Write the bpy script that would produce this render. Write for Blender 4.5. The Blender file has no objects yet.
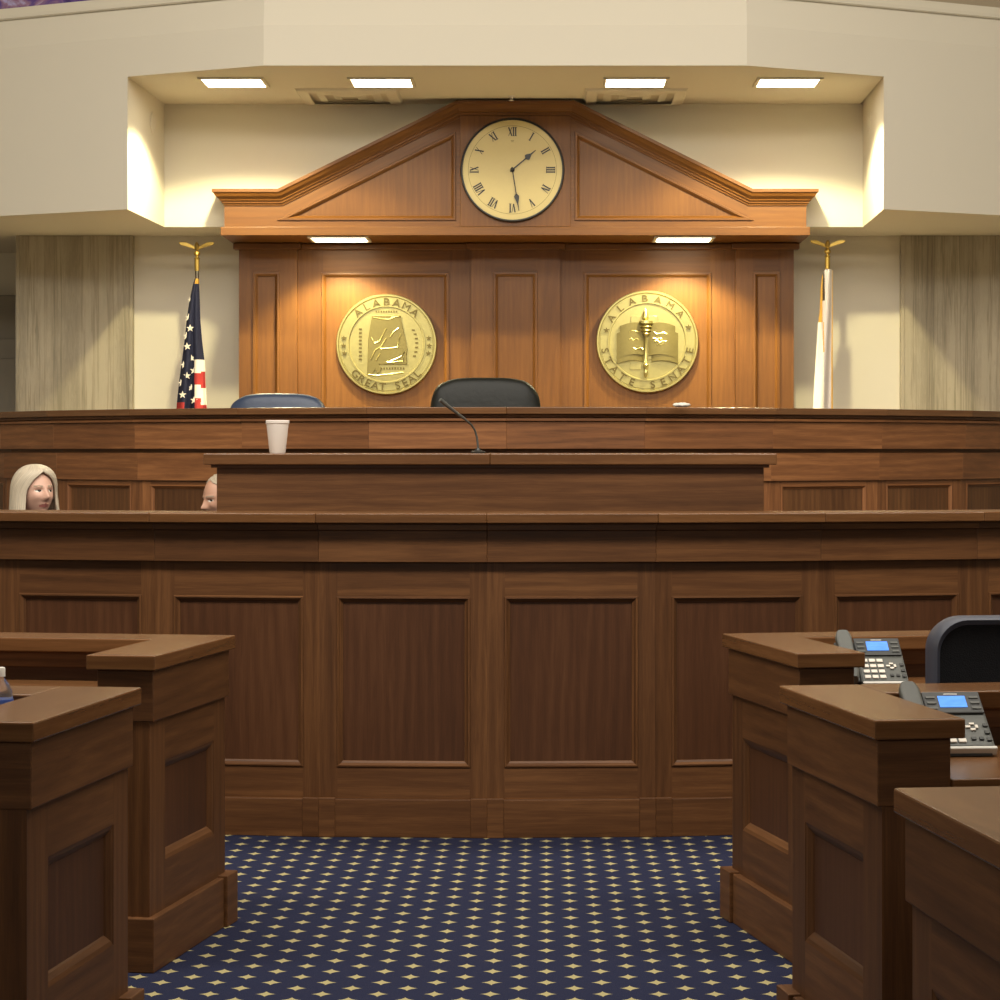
import bpy, bmesh, math, random
from mathutils import Vector, Matrix, Euler, noise
random.seed(7)
PI = math.pi
C = bpy.context.scene.collection
SC = bpy.context.scene

# ------------------------------------------------------------------ camera
FPX, CX, CY, CAMX, CAMZ = 2500.0, 546.0, 450.0, 0.22, 1.45
cam = bpy.data.cameras.new('camera'); cam.sensor_width = 36; cam.lens = FPX / 1000 * 36
cam.shift_x = (500 - CX) / 1000; cam.shift_y = (CY - 500) / 1000
cam.clip_start = .05; cam.clip_end = 100
camo = bpy.data.objects.new('camera', cam); C.objects.link(camo)
camo.location = (CAMX, 0, CAMZ); camo.rotation_euler = (PI / 2, 0, 0)
SC.camera = camo

def at(px, py, s):            # a measured point at the depth where one metre spans s pixels
    return Vector(((px - CX) / s + CAMX, FPX / s, CAMZ + (CY - py) / s))

# ------------------------------------------------------------------ materials
class NT:
    def __init__(self, name):
        self.m = bpy.data.materials.new(name); self.m.use_nodes = True
        self.t = self.m.node_tree; self.t.nodes.clear()
        self.out = self.n('ShaderNodeOutputMaterial')
        self.b = self.n('ShaderNodeBsdfPrincipled'); self.t.links.new(self.b.outputs[0], self.out.inputs[0])
    def n(self, t, **k):
        x = self.t.nodes.new(t)
        for a, v in k.items(): setattr(x, a, v)
        return x
    def l(self, a, b): self.t.links.new(a, b)
    def math(self, op, a, b=None, clamp=False):
        x = self.n('ShaderNodeMath', operation=op, use_clamp=clamp)
        for i, v in enumerate((a, b)):
            if v is None: continue
            if isinstance(v, (int, float)): x.inputs[i].default_value = v
            else: self.l(v, x.inputs[i])
        return x.outputs[0]
    def noise(self, vec, scale, detail=3, rough=.5, dist=0):
        x = self.n('ShaderNodeTexNoise'); x.inputs['Scale'].default_value = scale
        x.inputs['Detail'].default_value = detail; x.inputs['Roughness'].default_value = rough
        x.inputs['Distortion'].default_value = dist
        if vec is not None: self.l(vec, x.inputs['Vector'])
        return x.outputs['Fac']
    def mapping(self, vec, scale=(1, 1, 1)):
        x = self.n('ShaderNodeMapping'); x.inputs['Scale'].default_value = scale
        self.l(vec, x.inputs['Vector']); return x.outputs[0]
    def ramp(self, fac, stops):
        x = self.n('ShaderNodeValToRGB'); e = x.color_ramp.elements
        while len(e) < len(stops): e.new(.5)
        for i, (p, c) in enumerate(stops):
            e[i].position = p; e[i].color = (*c, 1)
        self.l(fac, x.inputs[0]); return x.outputs[0]
    def mix(self, fac, a, b, blend='MIX'):
        x = self.n('ShaderNodeMix', data_type='RGBA', blend_type=blend)
        for i, v in ((0, fac), (6, a), (7, b)):
            if isinstance(v, (int, float)): x.inputs[i].default_value = v
            elif isinstance(v, tuple): x.inputs[i].default_value = (*v, 1)
            else: self.l(v, x.inputs[i])
        return x.outputs[2]
    def bump(self, h, strength=.2, dist=.01):
        x = self.n('ShaderNodeBump'); x.inputs['Strength'].default_value = strength
        x.inputs['Distance'].default_value = dist
        self.l(h, x.inputs['Height']); self.l(x.outputs[0], self.b.inputs['Normal'])
    def set(self, **k):
        for a, v in k.items():
            a = a.replace('_', ' ')
            if isinstance(v, tuple): v = (*v, 1)
            self.b.inputs[a].default_value = v

def flat(name, col, rough=.5, metal=0, bump=0, bscale=60, **k):
    t = NT(name); t.set(Roughness=rough, Metallic=metal)
    co = t.n('ShaderNodeTexCoord').outputs['Object']
    f = t.noise(co, bscale, 3)
    c = t.mix(t.math('MULTIPLY', f, .25), col, tuple(x * .8 for x in col))
    t.l(c, t.b.inputs['Base Color'])
    if bump: t.bump(f, bump, .005)
    t.set(**k); return t.m

def wood(name, dark, mid, light, rough=.38, spec=.5):
    t = NT(name); uv = t.n('ShaderNodeTexCoord').outputs['UV']
    g1 = t.noise(t.mapping(uv, (1.5, 24, 1)), 1.5, 6, .66, .7)
    g2 = t.noise(t.mapping(uv, (9, 260, 1)), 1, 2, .6, 0)
    g3 = t.noise(t.mapping(uv, (.45, 3.0, 1)), 1, 2, .5, .4)
    wv = t.n('ShaderNodeTexWave', wave_type='RINGS', rings_direction='Z', wave_profile='SIN')
    wv.inputs['Scale'].default_value = 2.2; wv.inputs['Distortion'].default_value = 5
    wv.inputs['Detail'].default_value = 3; wv.inputs['Detail Scale'].default_value = 1.4; wv.inputs['Detail Roughness'].default_value = .6
    t.l(t.mapping(uv, (.32, 3.6, 1)), wv.inputs['Vector'])
    f = t.math('ADD', t.math('MULTIPLY', g1, .50), t.math('MULTIPLY', wv.outputs['Fac'], .075))
    f = t.math('ADD', f, t.math('MULTIPLY', g3, .55))
    f = t.math('ADD', f, t.math('MULTIPLY', g2, .24))
    f = t.math('SUBTRACT', f, .18)
    col = t.ramp(f, [(.25, dark), (.5, mid), (.76, light)])
    t.l(col, t.b.inputs['Base Color'])
    t.set(Roughness=rough); t.b.inputs['Specular IOR Level'].default_value = spec
    t.bump(t.math('ADD', g1, t.math('MULTIPLY', g2, .5)), .03 if rough < .3 else .08, .002)
    return t.m

M = {}
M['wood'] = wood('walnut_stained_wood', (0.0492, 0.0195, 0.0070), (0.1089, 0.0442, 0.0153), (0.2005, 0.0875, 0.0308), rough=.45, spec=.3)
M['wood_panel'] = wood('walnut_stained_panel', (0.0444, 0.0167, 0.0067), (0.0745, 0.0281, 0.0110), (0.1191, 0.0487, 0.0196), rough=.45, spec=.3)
M['wood_dais'] = wood('dais_wood_lit_tone', (0.0923, 0.0354, 0.0130), (0.2042, 0.0804, 0.0284), (0.3759, 0.1591, 0.0572), rough=.45, spec=.3)  # same wood, tone lifted to paint in stronger light on the dais
M['wood_top'] = wood('polished_wood_top', (0.0867, 0.0365, 0.0138), (0.1384, 0.0609, 0.0226), (0.2147, 0.0996, 0.0383), rough=.26, spec=.3)
M['cherry'] = wood('cherry_wood', (0.0993, 0.0366, 0.0065), (0.1471, 0.0561, 0.0101), (0.2022, 0.0828, 0.0160), rough=.42, spec=.35)

def plaster(name, col):
    t = NT(name); co = t.n('ShaderNodeTexCoord').outputs['Object']
    f = t.noise(co, 90, 3); g = t.noise(co, .8, 2)
    c = t.mix(t.math('MULTIPLY', g, .35), col, tuple(x * .9 for x in col))
    t.l(c, t.b.inputs['Base Color']); t.set(Roughness=.85); t.bump(f, .12, .002)
    return t.m
M['cream'] = plaster('cream_plaster', (.69, .64, .525))
M['ceiling'] = plaster('ceiling_plaster', (.70, .63, .49))
M['trimpaint'] = plaster('cream_painted_trim', (.68, .63, .51))

def marble():
    t = NT('veined_marble'); co = t.n('ShaderNodeTexCoord').outputs['Object']
    a = t.noise(t.mapping(co, (5, 2, .16)), 1.3, 6, .62, .35)
    b = t.noise(t.mapping(co, (60, 12, 7)), 1, 4, .7, 1.0)
    v = t.noise(t.mapping(co, (7, 2, .13)), 1.1, 5, .66, .3)
    col = t.ramp(t.math('ADD', t.math('MULTIPLY', a, .72), t.math('MULTIPLY', b, .28)),
                 [(.32, (.235, .195, .13)), (.45, (.32, .275, .19)), (.56, (.42, .36, .255)), (.70, (.35, .315, .215))])
    vein = t.ramp(v, [(.475, (1, 1, 1)), (.5, (.58, .57, .50)), (.515, (1, 1, 1))])
    col = t.mix(t.math('MULTIPLY', b, 1.5, True), col, t.mix(1.0, col, vein, 'MULTIPLY'))
    t.l(col, t.b.inputs['Base Color']); t.set(Roughness=.45); return t.m
M['marble'] = marble()
M['greystone'] = flat('grey_stone', (.27, .24, .19), .6)

def carpet():
    t = NT('navy_star_carpet'); co = t.n('ShaderNodeTexCoord').outputs['Object']
    s = t.n('ShaderNodeSeparateXYZ'); t.l(co, s.inputs[0])
    A, B = .1498, .1449
    def lat(x0, y0):
        u = t.math('DIVIDE', t.math('SUBTRACT', s.outputs[0], x0), A); v = t.math('DIVIDE', t.math('SUBTRACT', s.outputs[1], y0), B)
        fu = t.math('ABSOLUTE', t.math('SUBTRACT', t.math('FRACT', t.math('ADD', u, 40.5)), .5))
        fv = t.math('ABSOLUTE', t.math('SUBTRACT', t.math('FRACT', t.math('ADD', v, .5)), .5))
        du = t.math('POWER', t.math('DIVIDE', fu, .195), .64); dv = t.math('POWER', t.math('DIVIDE', fv, .25), .64)
        return t.math('LESS_THAN', t.math('ADD', du, dv), 1.0)
    m = t.math('MAXIMUM', lat(.2215, 9.271), lat(.2215 + A / 2, 9.271 + B / 2))
    f = t.noise(co, 320, 2); g = t.noise(co, 3, 3)
    navy = t.mix(f, (.009, .0125, .034), (.021, .026, .062))
    navy = t.mix(t.math('MULTIPLY', g, .5), navy, (.017, .016, .038))
    star = t.mix(f, (.30, .25, .115), (.45, .39, .20))
    t.l(t.mix(m, navy, star), t.b.inputs['Base Color'])
    t.set(Roughness=.95); t.b.inputs['Specular IOR Level'].default_value = .15
    t.bump(f, .5, .004); return t.m
M['carpet'] = carpet()
M['bounce_carpet'] = flat('pale_bounce_carpet', (.46, .38, .29), .95, bump=.4, bscale=300)  # unseen platform floor, made pale to bounce light onto the soffit underside

def brass(name, col, rough):
    t = NT(name); co = t.n('ShaderNodeTexCoord').outputs['Object']
    f = t.noise(co, 45, 3); t.l(t.mix(f, col, tuple(x * .82 for x in col)), t.b.inputs['Base Color'])
    t.set(Metallic=.85, Roughness=rough); t.bump(f, .15, .003); return t.m
M['brass'] = brass('cast_brass', (.50, .43, .17), .30)
M['brass_letter'] = brass('shade_darkened_brass', (.17, .13, .045), .38)  # same brass, darkened to paint in the shading that sets the letters off
M['brass_dark'] = brass('dark_brass', (.24, .195, .07), .4)  # darker brass for the relief map, book and clock marks
M['gold'] = brass('gilded_metal', (.46, .31, .075), .4)
M['face'] = flat('clock_face_cream', (.58, .47, .20), .45)
M['black'] = flat('black_paint', (.012, .011, .009), .4)
M['leather_black'] = flat('black_leather', (.008, .009, .007), .42, bump=.35, bscale=26)
M['leather_black'].node_tree.nodes['Principled BSDF'].inputs['Specular IOR Level'].default_value = .28
M['leather_blue'] = flat('slate_blue_leather', (.035, .055, .105), .36, bump=.3, bscale=26)
M['chairrim'] = flat('grey_blue_vinyl', (.05, .056, .082), .42)
M['mesh'] = flat('black_mesh_fabric', (.006, .006, .009), .95, bump=.5, bscale=300)
M['plastic'] = flat('charcoal_plastic', (.022, .023, .022), .42)
M['plastic_grey'] = flat('grey_plastic', (.075, .078, .07), .45)
M['silver'] = flat('silver_plastic', (.62, .60, .55), .4)
M['key'] = flat('pale_key', (.72, .66, .58), .5)
M['chrome'] = flat('chrome_steel', (.6, .58, .54), .22, 1.0)
M['foam'] = flat('white_foam', (.78, .72, .66), .7, bump=.1, bscale=400)
M['white'] = flat('white_paint', (.75, .72, .66), .5)
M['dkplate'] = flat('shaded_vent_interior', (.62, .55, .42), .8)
M['skin_w'] = flat('fair_skin', (.60, .36, .27), .5)
M['skin_m'] = flat('tan_skin', (.50, .275, .185), .5)
M['lips'] = flat('lip_colour', (.42, .15, .13), .45)
M['eye'] = flat('dark_eye', (.03, .022, .02), .25)
M['brow'] = flat('brow_hair', (.33, .24, .17), .8)
def hairmat(name, c):
    t = NT(name); co = t.n('ShaderNodeTexCoord').outputs['UV']
    f = t.noise(t.mapping(co, (160, 3, 1)), 1, 4, .6, .6)
    t.l(t.ramp(f, [(.3, tuple(x * .55 for x in c)), (.6, c), (.8, tuple(min(1, x * 1.25) for x in c))]), t.b.inputs['Base Color'])
    t.set(Roughness=.5); t.bump(f, .5, .006); return t.m
M['hair_w'] = hairmat('silver_blonde_hair', (.62, .53, .40))
M['hair_m'] = hairmat('grey_hair', (.46, .38, .28))
M['cloth_dark'] = flat('dark_suit_cloth', (.02, .022, .03), .9, bump=.2, bscale=300)
M['cloth_red'] = flat('plum_cloth', (.10, .025, .04), .9, bump=.2, bscale=300)
M['navy'] = flat('navy_flag_cloth', (.006, .008, .034), .8)
M['red'] = flat('red_flag_cloth', (.36, .022, .022), .8)
M['wcloth'] = flat('white_flag_cloth', (.78, .72, .62), .8)
M['lcloth'] = flat('satin_white_flag_cloth', (.50, .45, .46), .6)
M['fringe'] = flat('gold_fringe', (.50, .27, .035), .7, bump=.6, bscale=400)
M['pole'] = flat('dark_pole', (.03, .018, .01), .4)
M['bluelabel'] = flat('blue_label', (.03, .07, .30), .4)
def clear(name, col, rough=.05):
    t = NT(name); t.set(Base_Color=col, Roughness=rough); t.b.inputs['Transmission Weight'].default_value = .95
    t.b.inputs['IOR'].default_value = 1.33; return t.m
M['bottle'] = clear('clear_plastic', (.95, .97, .97))
def emit(name, col, st):
    t = NT(name); t.set(Base_Color=(.8, .8, .8)); t.b.inputs['Emission Color'].default_value = (*col, 1)
    t.b.inputs['Emission Strength'].default_value = st; return t.m
M['lamp'] = emit('lit_diffuser', (1, .90, .66), 14)
def screen():
    t = NT('lit_blue_screen'); co = t.n('ShaderNodeTexCoord').outputs['UV']
    f = t.noise(t.mapping(co, (30, 90, 1)), 1, 2)
    c = t.mix(f, (.06, .22, 1.0), (.16, .45, 1.0)); t.set(Base_Color=(.02, .03, .05), Roughness=.2)
    t.l(c, t.b.inputs['Emission Color']); t.b.inputs['Emission Strength'].default_value = 1.35; return t.m
M['screen'] = screen()
def purple():
    t = NT('violet_tinted_glass'); co = t.n('ShaderNodeTexCoord').outputs['Object']
    a = t.noise(t.mapping(co, (3, 1, 5)), 1.3, 4, .6, 1)
    t.l(t.ramp(a, [(.35, (.03, .02, .10)), (.5, (.12, .07, .26)), (.62, (.30, .17, .26)), (.72, (.42, .38, .62))]), t.b.inputs['Base Color'])
    t.set(Roughness=.15); return t.m
M['purple'] = purple()
M['dimglass'] = flat('dim_glass', (.36, .30, .21), .4)

# ------------------------------------------------------------------ mesh builder
class MB:
    def __init__(s): s.v = []; s.f = []; s.uv = []; s.mi = []
    def face(s, idx, g, off, mi=0):
        p = [s.v[i] for i in idx]
        n = Vector((0, 0, 0))
        for i in range(len(p)):
            n += (p[i] - p[0]).cross(p[(i + 1) % len(p)] - p[0])
        if n.length < 1e-12: n = Vector((0, 0, 1))
        n.normalize(); w = n.cross(g)
        if w.length < .3:                                   # end grain
            gg = n.cross(Vector((0, 0, 1))) if abs(n.z) < .9 else Vector((1, 0, 0)); gg.normalize(); w = n.cross(gg); g2 = gg
        else: g2 = g
        w.normalize()
        s.f.append(tuple(idx)); s.uv.append([(q.dot(g2) + off[0], q.dot(w) + off[1]) for q in p]); s.mi.append(mi)
    def gvec(s, g, Mx):
        d = {'x': Vector((1, 0, 0)), 'y': Vector((0, 1, 0)), 'z': Vector((0, 0, 1))}[g] if isinstance(g, str) else Vector(g)
        return (Mx.to_3x3() @ d).normalized() if Mx else d
    def off(s): return (random.uniform(-40, 40), random.uniform(-40, 40))
    def poly(s, pts, g='x', Mx=None, mi=0, off=None):
        b = len(s.v); s.v += [(Mx @ Vector(p)) if Mx else Vector(p) for p in pts]
        s.face(range(b, b + len(pts)), s.gvec(g, Mx), off or s.off(), mi)
    def prism(s, bottom, top, g='x', Mx=None, mi=0):        # two matching rings
        n = len(bottom); b = len(s.v); o = s.off(); gv = s.gvec(g, Mx)
        s.v += [(Mx @ Vector(p)) if Mx else Vector(p) for p in list(bottom) + list(top)]
        s.face([b + i for i in range(n)][::-1], gv, o, mi); s.face([b + n + i for i in range(n)], gv, o, mi)
        for i in range(n):
            j = (i + 1) % n; s.face([b + i, b + j, b + n + j, b + n + i], gv, o, mi)
    def box(s, x0, x1, y0, y1, z0, z1, g='x', Mx=None, mi=0):
        q = [(x0, y0), (x1, y0), (x1, y1), (x0, y1)]
        s.prism([(x, y, z0) for x, y in q], [(x, y, z1) for x, y in q], g, Mx, mi)
    def extz(s, xy, z0, z1, g='x', Mx=None, mi=0):
        s.prism([(x, y, z0) for x, y in xy], [(x, y, z1) for x, y in xy], g, Mx, mi)
    def exty(s, xz, y0, y1, g='x', Mx=None, mi=0):
        s.prism([(x, y0, z) for x, z in xz], [(x, y1, z) for x, z in xz], g, Mx, mi)
    def grid(s, pts, cu=False, cv=False, mi=0, mif=None):   # pts[row][col]; uv in 0..1
        R, K = len(pts), len(pts[0]); b = len(s.v)
        for r in pts: s.v += [Vector(p) for p in r]
        for i in range(R if cv else R - 1):
            for j in range(K if cu else K - 1):
                i2, j2 = (i + 1) % R, (j + 1) % K
                s.f.append((b + i * K + j, b + i * K + j2, b + i2 * K + j2, b + i2 * K + j))
                s.uv.append([(j / K, i / R), ((j + 1) / K, i / R), ((j + 1) / K, (i + 1) / R), (j / K, (i + 1) / R)])
                s.mi.append(mif(i, j) if mif else mi)
        return b
    def cap(s, idx, mi=0):
        s.f.append(tuple(idx)); s.uv.append([(.5, .5)] * len(idx)); s.mi.append(mi)
    def lathe(s, prof, n=32, Mx=None, mi=0):
        Mx = Mx or Matrix()
        pts = [[Mx @ Vector((r * math.cos(2 * PI * k / n), r * math.sin(2 * PI * k / n), z)) for k in range(n)] for r, z in prof]
        b = s.grid(pts, cu=True, mi=mi)
        if prof[0][0] > 1e-6: s.cap([b + k for k in range(n)][::-1], mi)
        if prof[-1][0] > 1e-6: s.cap([b + (len(prof) - 1) * n + k for k in range(n)], mi)
    def tube(s, path, rad, n=10, mi=0):
        path = [Vector(p) for p in path]
        if not hasattr(rad, '__len__'): rad = [rad] * len(path)
        rows = []; up = Vector((0, 0, 1))
        for i, p in enumerate(path):
            d = (path[min(i + 1, len(path) - 1)] - path[max(i - 1, 0)]).normalized()
            a = d.cross(up)
            if a.length < .05: a = d.cross(Vector((1, 0, 0)))
            a.normalize(); c = a.cross(d)
            rows.append([p + (a * math.cos(2 * PI * k / n) + c * math.sin(2 * PI * k / n)) * rad[i] for k in range(n)])
        b = s.grid(rows, cu=True, mi=mi)
        s.cap([b + k for k in range(n)], mi); s.cap([b + (len(rows) - 1) * n + k for k in range(n)][::-1], mi)
    def sup(s, c, r, e1=.4, e2=.4, nu=40, nv=24, Mx=None, mi=0):   # rounded cushion
        sg = lambda x, e: math.copysign(abs(x) ** e, x)
        rows = []
        for i in range(nv + 1):
            v = -PI / 2 + PI * i / nv
            rows.append([Vector((c[0] + r[0] * sg(math.cos(v), e1) * sg(math.cos(2 * PI * k / nu), e2),
                                 c[1] + r[1] * sg(math.cos(v), e1) * sg(math.sin(2 * PI * k / nu), e2),
                                 c[2] + r[2] * sg(math.sin(v), e1))) for k in range(nu)])
        if Mx: rows = [[Mx @ p for p in q] for q in rows]
        s.grid(rows, cu=True, mi=mi)
    def ring(s, poly, prof, y, Mx=None, field=True, g='z', dirs=None):
        """moulding following a convex polygon in the xz plane: prof = (inset, depth) steps, then a flat field"""
        rings = [[(px, y + d, pz) for px, pz in inset(poly, ins)] for ins, d in prof]
        n = len(poly)
        for i in range(n):
            j = (i + 1) % n; o = s.off()
            gd = Vector((poly[j][0] - poly[i][0], 0, poly[j][1] - poly[i][1])).normalized()
            for a, b in zip(rings, rings[1:]):
                s.poly([a[i], a[j], b[j], b[i]], gd, Mx, 0, o)
        if field: s.poly(rings[-1], g, Mx, 1)
    def build(s, name, mat, parent=None, smooth=False, bevel=0, merge=False, seg=2):
        me = bpy.data.meshes.new(name); me.from_pydata([tuple(p) for p in s.v], [], s.f)
        uvl = me.uv_layers.new(name='UVMap'); k = 0
        for u in s.uv:
            for c in u: uvl.data[k].uv = c; k += 1
        mats = mat if isinstance(mat, (list, tuple)) else [mat]
        for m in mats: me.materials.append(m)
        me.polygons.foreach_set('material_index', [min(i, len(mats) - 1) for i in s.mi])
        bm = bmesh.new(); bm.from_mesh(me)
        if merge: bmesh.ops.remove_doubles(bm, verts=bm.verts, dist=1e-5)
        bmesh.ops.recalc_face_normals(bm, faces=bm.faces); bm.to_mesh(me); bm.free()
        if smooth:
            me.shade_smooth(); me.set_sharp_from_angle(angle=math.radians(42))
        o = bpy.data.objects.new(name, me); C.objects.link(o)
        if parent: o.parent = parent
        if bevel:
            b = o.modifiers.new('bevel', 'BEVEL'); b.width = bevel; b.segments = seg; b.limit_method = 'ANGLE'
            b.angle_limit = math.radians(40)
        return o

def inset(poly, d):
    n = len(poly); area = sum(poly[i][0] * poly[(i + 1) % n][1] - poly[(i + 1) % n][0] * poly[i][1] for i in range(n))
    sgn = 1 if area > 0 else -1; L = []
    for i in range(n):
        a, b = Vector(poly[i]), Vector(poly[(i + 1) % n]); t = (b - a).normalized()
        L.append((a + Vector((-t.y, t.x)) * d * sgn, t))
    out = []
    for i in range(n):
        (p, t), (q, u) = L[i - 1], L[i]
        den = t.x * u.y - t.y * u.x
        k = ((q.x - p.x) * u.y - (q.y - p.y) * u.x) / den
        out.append((p.x + t.x * k, p.y + t.y * k))
    return out
def rect(x0, x1, z0, z1): return [(x0, z0), (x1, z0), (x1, z1), (x0, z1)]
def frame(mb, X, Z, hole, y, Mx=None):                      # stiles and rails around a panel opening
    x0, x1, z0, z1 = hole
    mb.poly([(X[0], y, Z[0]), (x0, y, Z[0]), (x0, y, Z[1]), (X[0], y, Z[1])], 'z', Mx)
    mb.poly([(x1, y, Z[0]), (X[1], y, Z[0]), (X[1], y, Z[1]), (x1, y, Z[1])], 'z', Mx)
    mb.poly([(x0, y, z1), (x1, y, z1), (x1, y, Z[1]), (x0, y, Z[1])], 'x', Mx)
    mb.poly([(x0, y, Z[0]), (x1, y, Z[0]), (x1, y, z0), (x0, y, z0)], 'x', Mx)
BEAD = [(-.003, -.001), (0, -.005), (.005, -.0055), (.009, -.001), (.013, .004), (.020, .009), (.021, .012)]

def tag(o, label=None, cat=None, group=None, kind=None):
    if label: o['label'] = label
    if cat: o['category'] = cat
    if group: o['group'] = group
    if kind: o['kind'] = kind
    return o
def empty(name, loc=(0, 0, 0), rz=0):
    o = bpy.data.objects.new(name, None); C.objects.link(o); o.location = loc; o.rotation_euler = (0, 0, rz)
    o.empty_display_size = .05; return o
def copy_tree(o, parent=None):
    c = o.copy(); C.objects.link(c); c.parent = parent
    for ch in list(o.children): copy_tree(ch, c)
    return c
def struct(o): o['kind'] = 'structure'; return o

# ------------------------------------------------------------------ room shell
Z_NB, Z_NC = 3.072, 3.966           # soffit underside, niche ceiling
Y_NICHE, Y_LOW, Y_REC = 18.18, 18.95, 20.6
XCL, XCR = -1.628, 1.535
def yf(x): return 16.36 + .5 * max(0, XCL - x, x - XCR)
mb = MB(); mb.box(-8.2, 8.2, -4.2, 21, -.1, 0); struct(mb.build('floor', M['carpet']))
mb = MB(); mb.box(-8.2, 8.2, -4.2, 21, 7.0, 7.1); struct(mb.build('ceiling', M['ceiling']))
mb = MB(); mb.box(-8.2, -8.0, -4, 20.9, 0, 7); struct(mb.build('wall_left', M['cream']))
mb = MB(); mb.box(8.0, 8.2, -4, 20.9, 0, 7); struct(mb.build('wall_right', M['cream']))
mb = MB(); mb.box(-8, 8, -4.2, -4.0, 0, 7); struct(mb.build('wall_rear', M['cream']))
mb = MB(); mb.box(-3.80, 3.80, Y_LOW, Y_LOW + .1, 0, Z_NB); mb.box(-8, 8, Y_REC, Y_REC + .1, 0, Z_NB)
struct(mb.build('wall_front', M['cream']))
mb = MB()
z1 = 4.23
for sx in (-1, 1):
    xf_, xb_ = (-2.60, -2.555) if sx < 0 else (2.495, 2.525)
    mb.extz([(xf_, yf(xf_)), (7.99 * sx, yf(7.99 * sx)), (7.99 * sx, 20.7), (xb_, 20.7), (xb_, Y_NICHE)], Z_NB, z1)
mb.extz([(-2.555, Y_NICHE), (2.525, Y_NICHE), (2.525, 20.7), (-2.555, 20.7)], Z_NB, Z_NC)
mb.extz([(-2.60, yf(-2.60)), (XCL, 16.36), (XCR, 16.36), (2.495, yf(2.495)), (2.525, 20.7), (-2.555, 20.7)], Z_NC, z1)
struct(mb.build('wall_soffit', M['cream']))
# sloped cove, lip moulding, sill band, posts and gallery windows above the soffit
def facets(xm=7.9): return [(-xm, yf(-xm)), (XCL, 16.36), (XCR, 16.36), (xm, yf(xm))]
def band(mb, o0, o1, za, zb, od=.5, g='x'):                 # runs along the facets, front offset o0 at za and o1 at zb
    f = facets()
    for (a, b) in zip(f, f[1:]):
        A = [(a[0], a[1] + o0, za), (b[0], b[1] + o0, za), (b[0], b[1] + od, za), (a[0], a[1] + od, za)]
        B = [(a[0], a[1] + o1, zb), (b[0], b[1] + o1, zb), (b[0], b[1] + od, zb), (a[0], a[1] + od, zb)]
        mb.prism(A, B, g)
mb = MB(); band(mb, 0, .055, 4.23, 4.433, .7); struct(mb.build('trim_1', M['cream']))
mb = MB(); band(mb, .03, .018, 4.433, 4.441, .7); band(mb, .025, .022, 4.441, 4.463, .7); struct(mb.build('trim_2', M['trimpaint']))
mb = MB(); band(mb, .05, .05, 4.463, 4.515, .7); struct(mb.build('trim_3', M['trimpaint']))
wn = 0
f = facets(6.5)
for k, (a, b) in enumerate(zip(f, f[1:])):
    ang = math.atan2(b[1] - a[1], b[0] - a[0]); L = math.hypot(b[0] - a[0], b[1] - a[1])
    root = empty(f'window_{k + 1}', ((a[0] + b[0]) / 2, (a[1] + b[1]) / 2 - .02, 4.51), ang); struct(root)
    m = MB()
    h = L / 2 - .16
    for x0, x1 in ((-L / 2, -h), (h, L / 2)): m.box(x0, x1, .06, .3, 0, 1.5)
    m.box(-h, h, .06, .3, 1.4, 1.5); m.build('window_frame', M['trimpaint'], root)
    m = MB(); m.box(-h, h, .2, .22, 0, 1.4); m.build('pane', M['purple'] if k == 0 else M['dimglass'], root)
mb = MB(); band(mb, .05, .05, 6.03, 7.0, .7); struct(mb.build('wall_gallery', M['cream']))
# raised platform behind the dais, recess wainscot
mb = MB()
pl = [(-7.9, 16.9), (-3.1, 16.6), (-2.4, 15.1), (-1.3, 14.40), (1.3, 14.40), (2.4, 15.1), (3.1, 16.6), (7.9, 16.9), (7.9, 20.6), (-7.9, 20.6)]
mb.extz(pl, 0, .6); struct(mb.build('floor_platform', M['bounce_carpet']))
for sx, nm in ((-1, 'trim_4'), (1, 'trim_5')):
    mb = MB(); x0, x1 = sorted((sx * 3.81, sx * 7.9))
    mb.box(x0, x1, 20.5, 20.6, .6, 2.72); mb.box(x0, x1, 20.46, 20.5, .6, 2.36); mb.box(x0, x1, 20.44, 20.46, .6, 2.20)
    struct(mb.build(nm, M['greystone'], bevel=.006))
for sx, w in ((-1, 'left of the red and white striped flag'), (1, 'right of the white flag')):
    mb = MB(); x0, x1 = sorted((sx * 2.905, sx * 3.78))
    mb.box(x0, x1, 18.89, 18.95, .6, 3.07)
    x0, x1 = sorted((sx * 2.90, sx * 2.93)); 
    mb.box(x0, x1, 18.885, 18.95, .6, 3.07); x0, x1 = sorted((sx * 3.755, sx * 3.785)); mb.box(x0, x1, 18.885, 18.95, .6, 3.07)
    o = mb.build('marble_slab', M['marble'], bevel=.003)
    tag(o, 'tall grey-green veined marble wall slab standing ' + w, 'marble slab')

# ------------------------------------------------------------------ niche lamps, vents and fittings
def square_lamp(name, label, cx, cy, z, w, d, group, powr, size=2.15, blend=.12, tilt=0):
    r = empty(name, (cx, cy, z)); tag(r, label, 'light', group)
    m = MB(); t = .022
    for x0, x1, y0, y1 in ((-w/2 - t, w/2 + t, -d/2 - t, -d/2), (-w/2 - t, w/2 + t, d/2, d/2 + t), (-w/2 - t, -w/2, -d/2, d/2), (w/2, w/2 + t, -d/2, d/2)):
        m.box(x0, x1, y0, y1, -.014, 0)
    m.build('lamp_frame', M['trimpaint'], r)
    m = MB(); m.box(-w/2, w/2, -d/2, d/2, -.009, -.001); m.build('diffuser', M['lamp'], r)
    if powr:
        L = bpy.data.lights.new('lamp_beam', 'SPOT'); L.energy = powr; L.color = (1, .89, .50); L.spot_size = size; L.spot_blend = blend
        L.shadow_soft_size = .05
        lo = bpy.data.objects.new('lamp_beam', L); C.objects.link(lo); lo.location = (cx, cy, z - .03); lo.rotation_euler = (tilt, 0, 0)
    return r
NL = 'square recessed lights in the niche ceiling'
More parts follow.
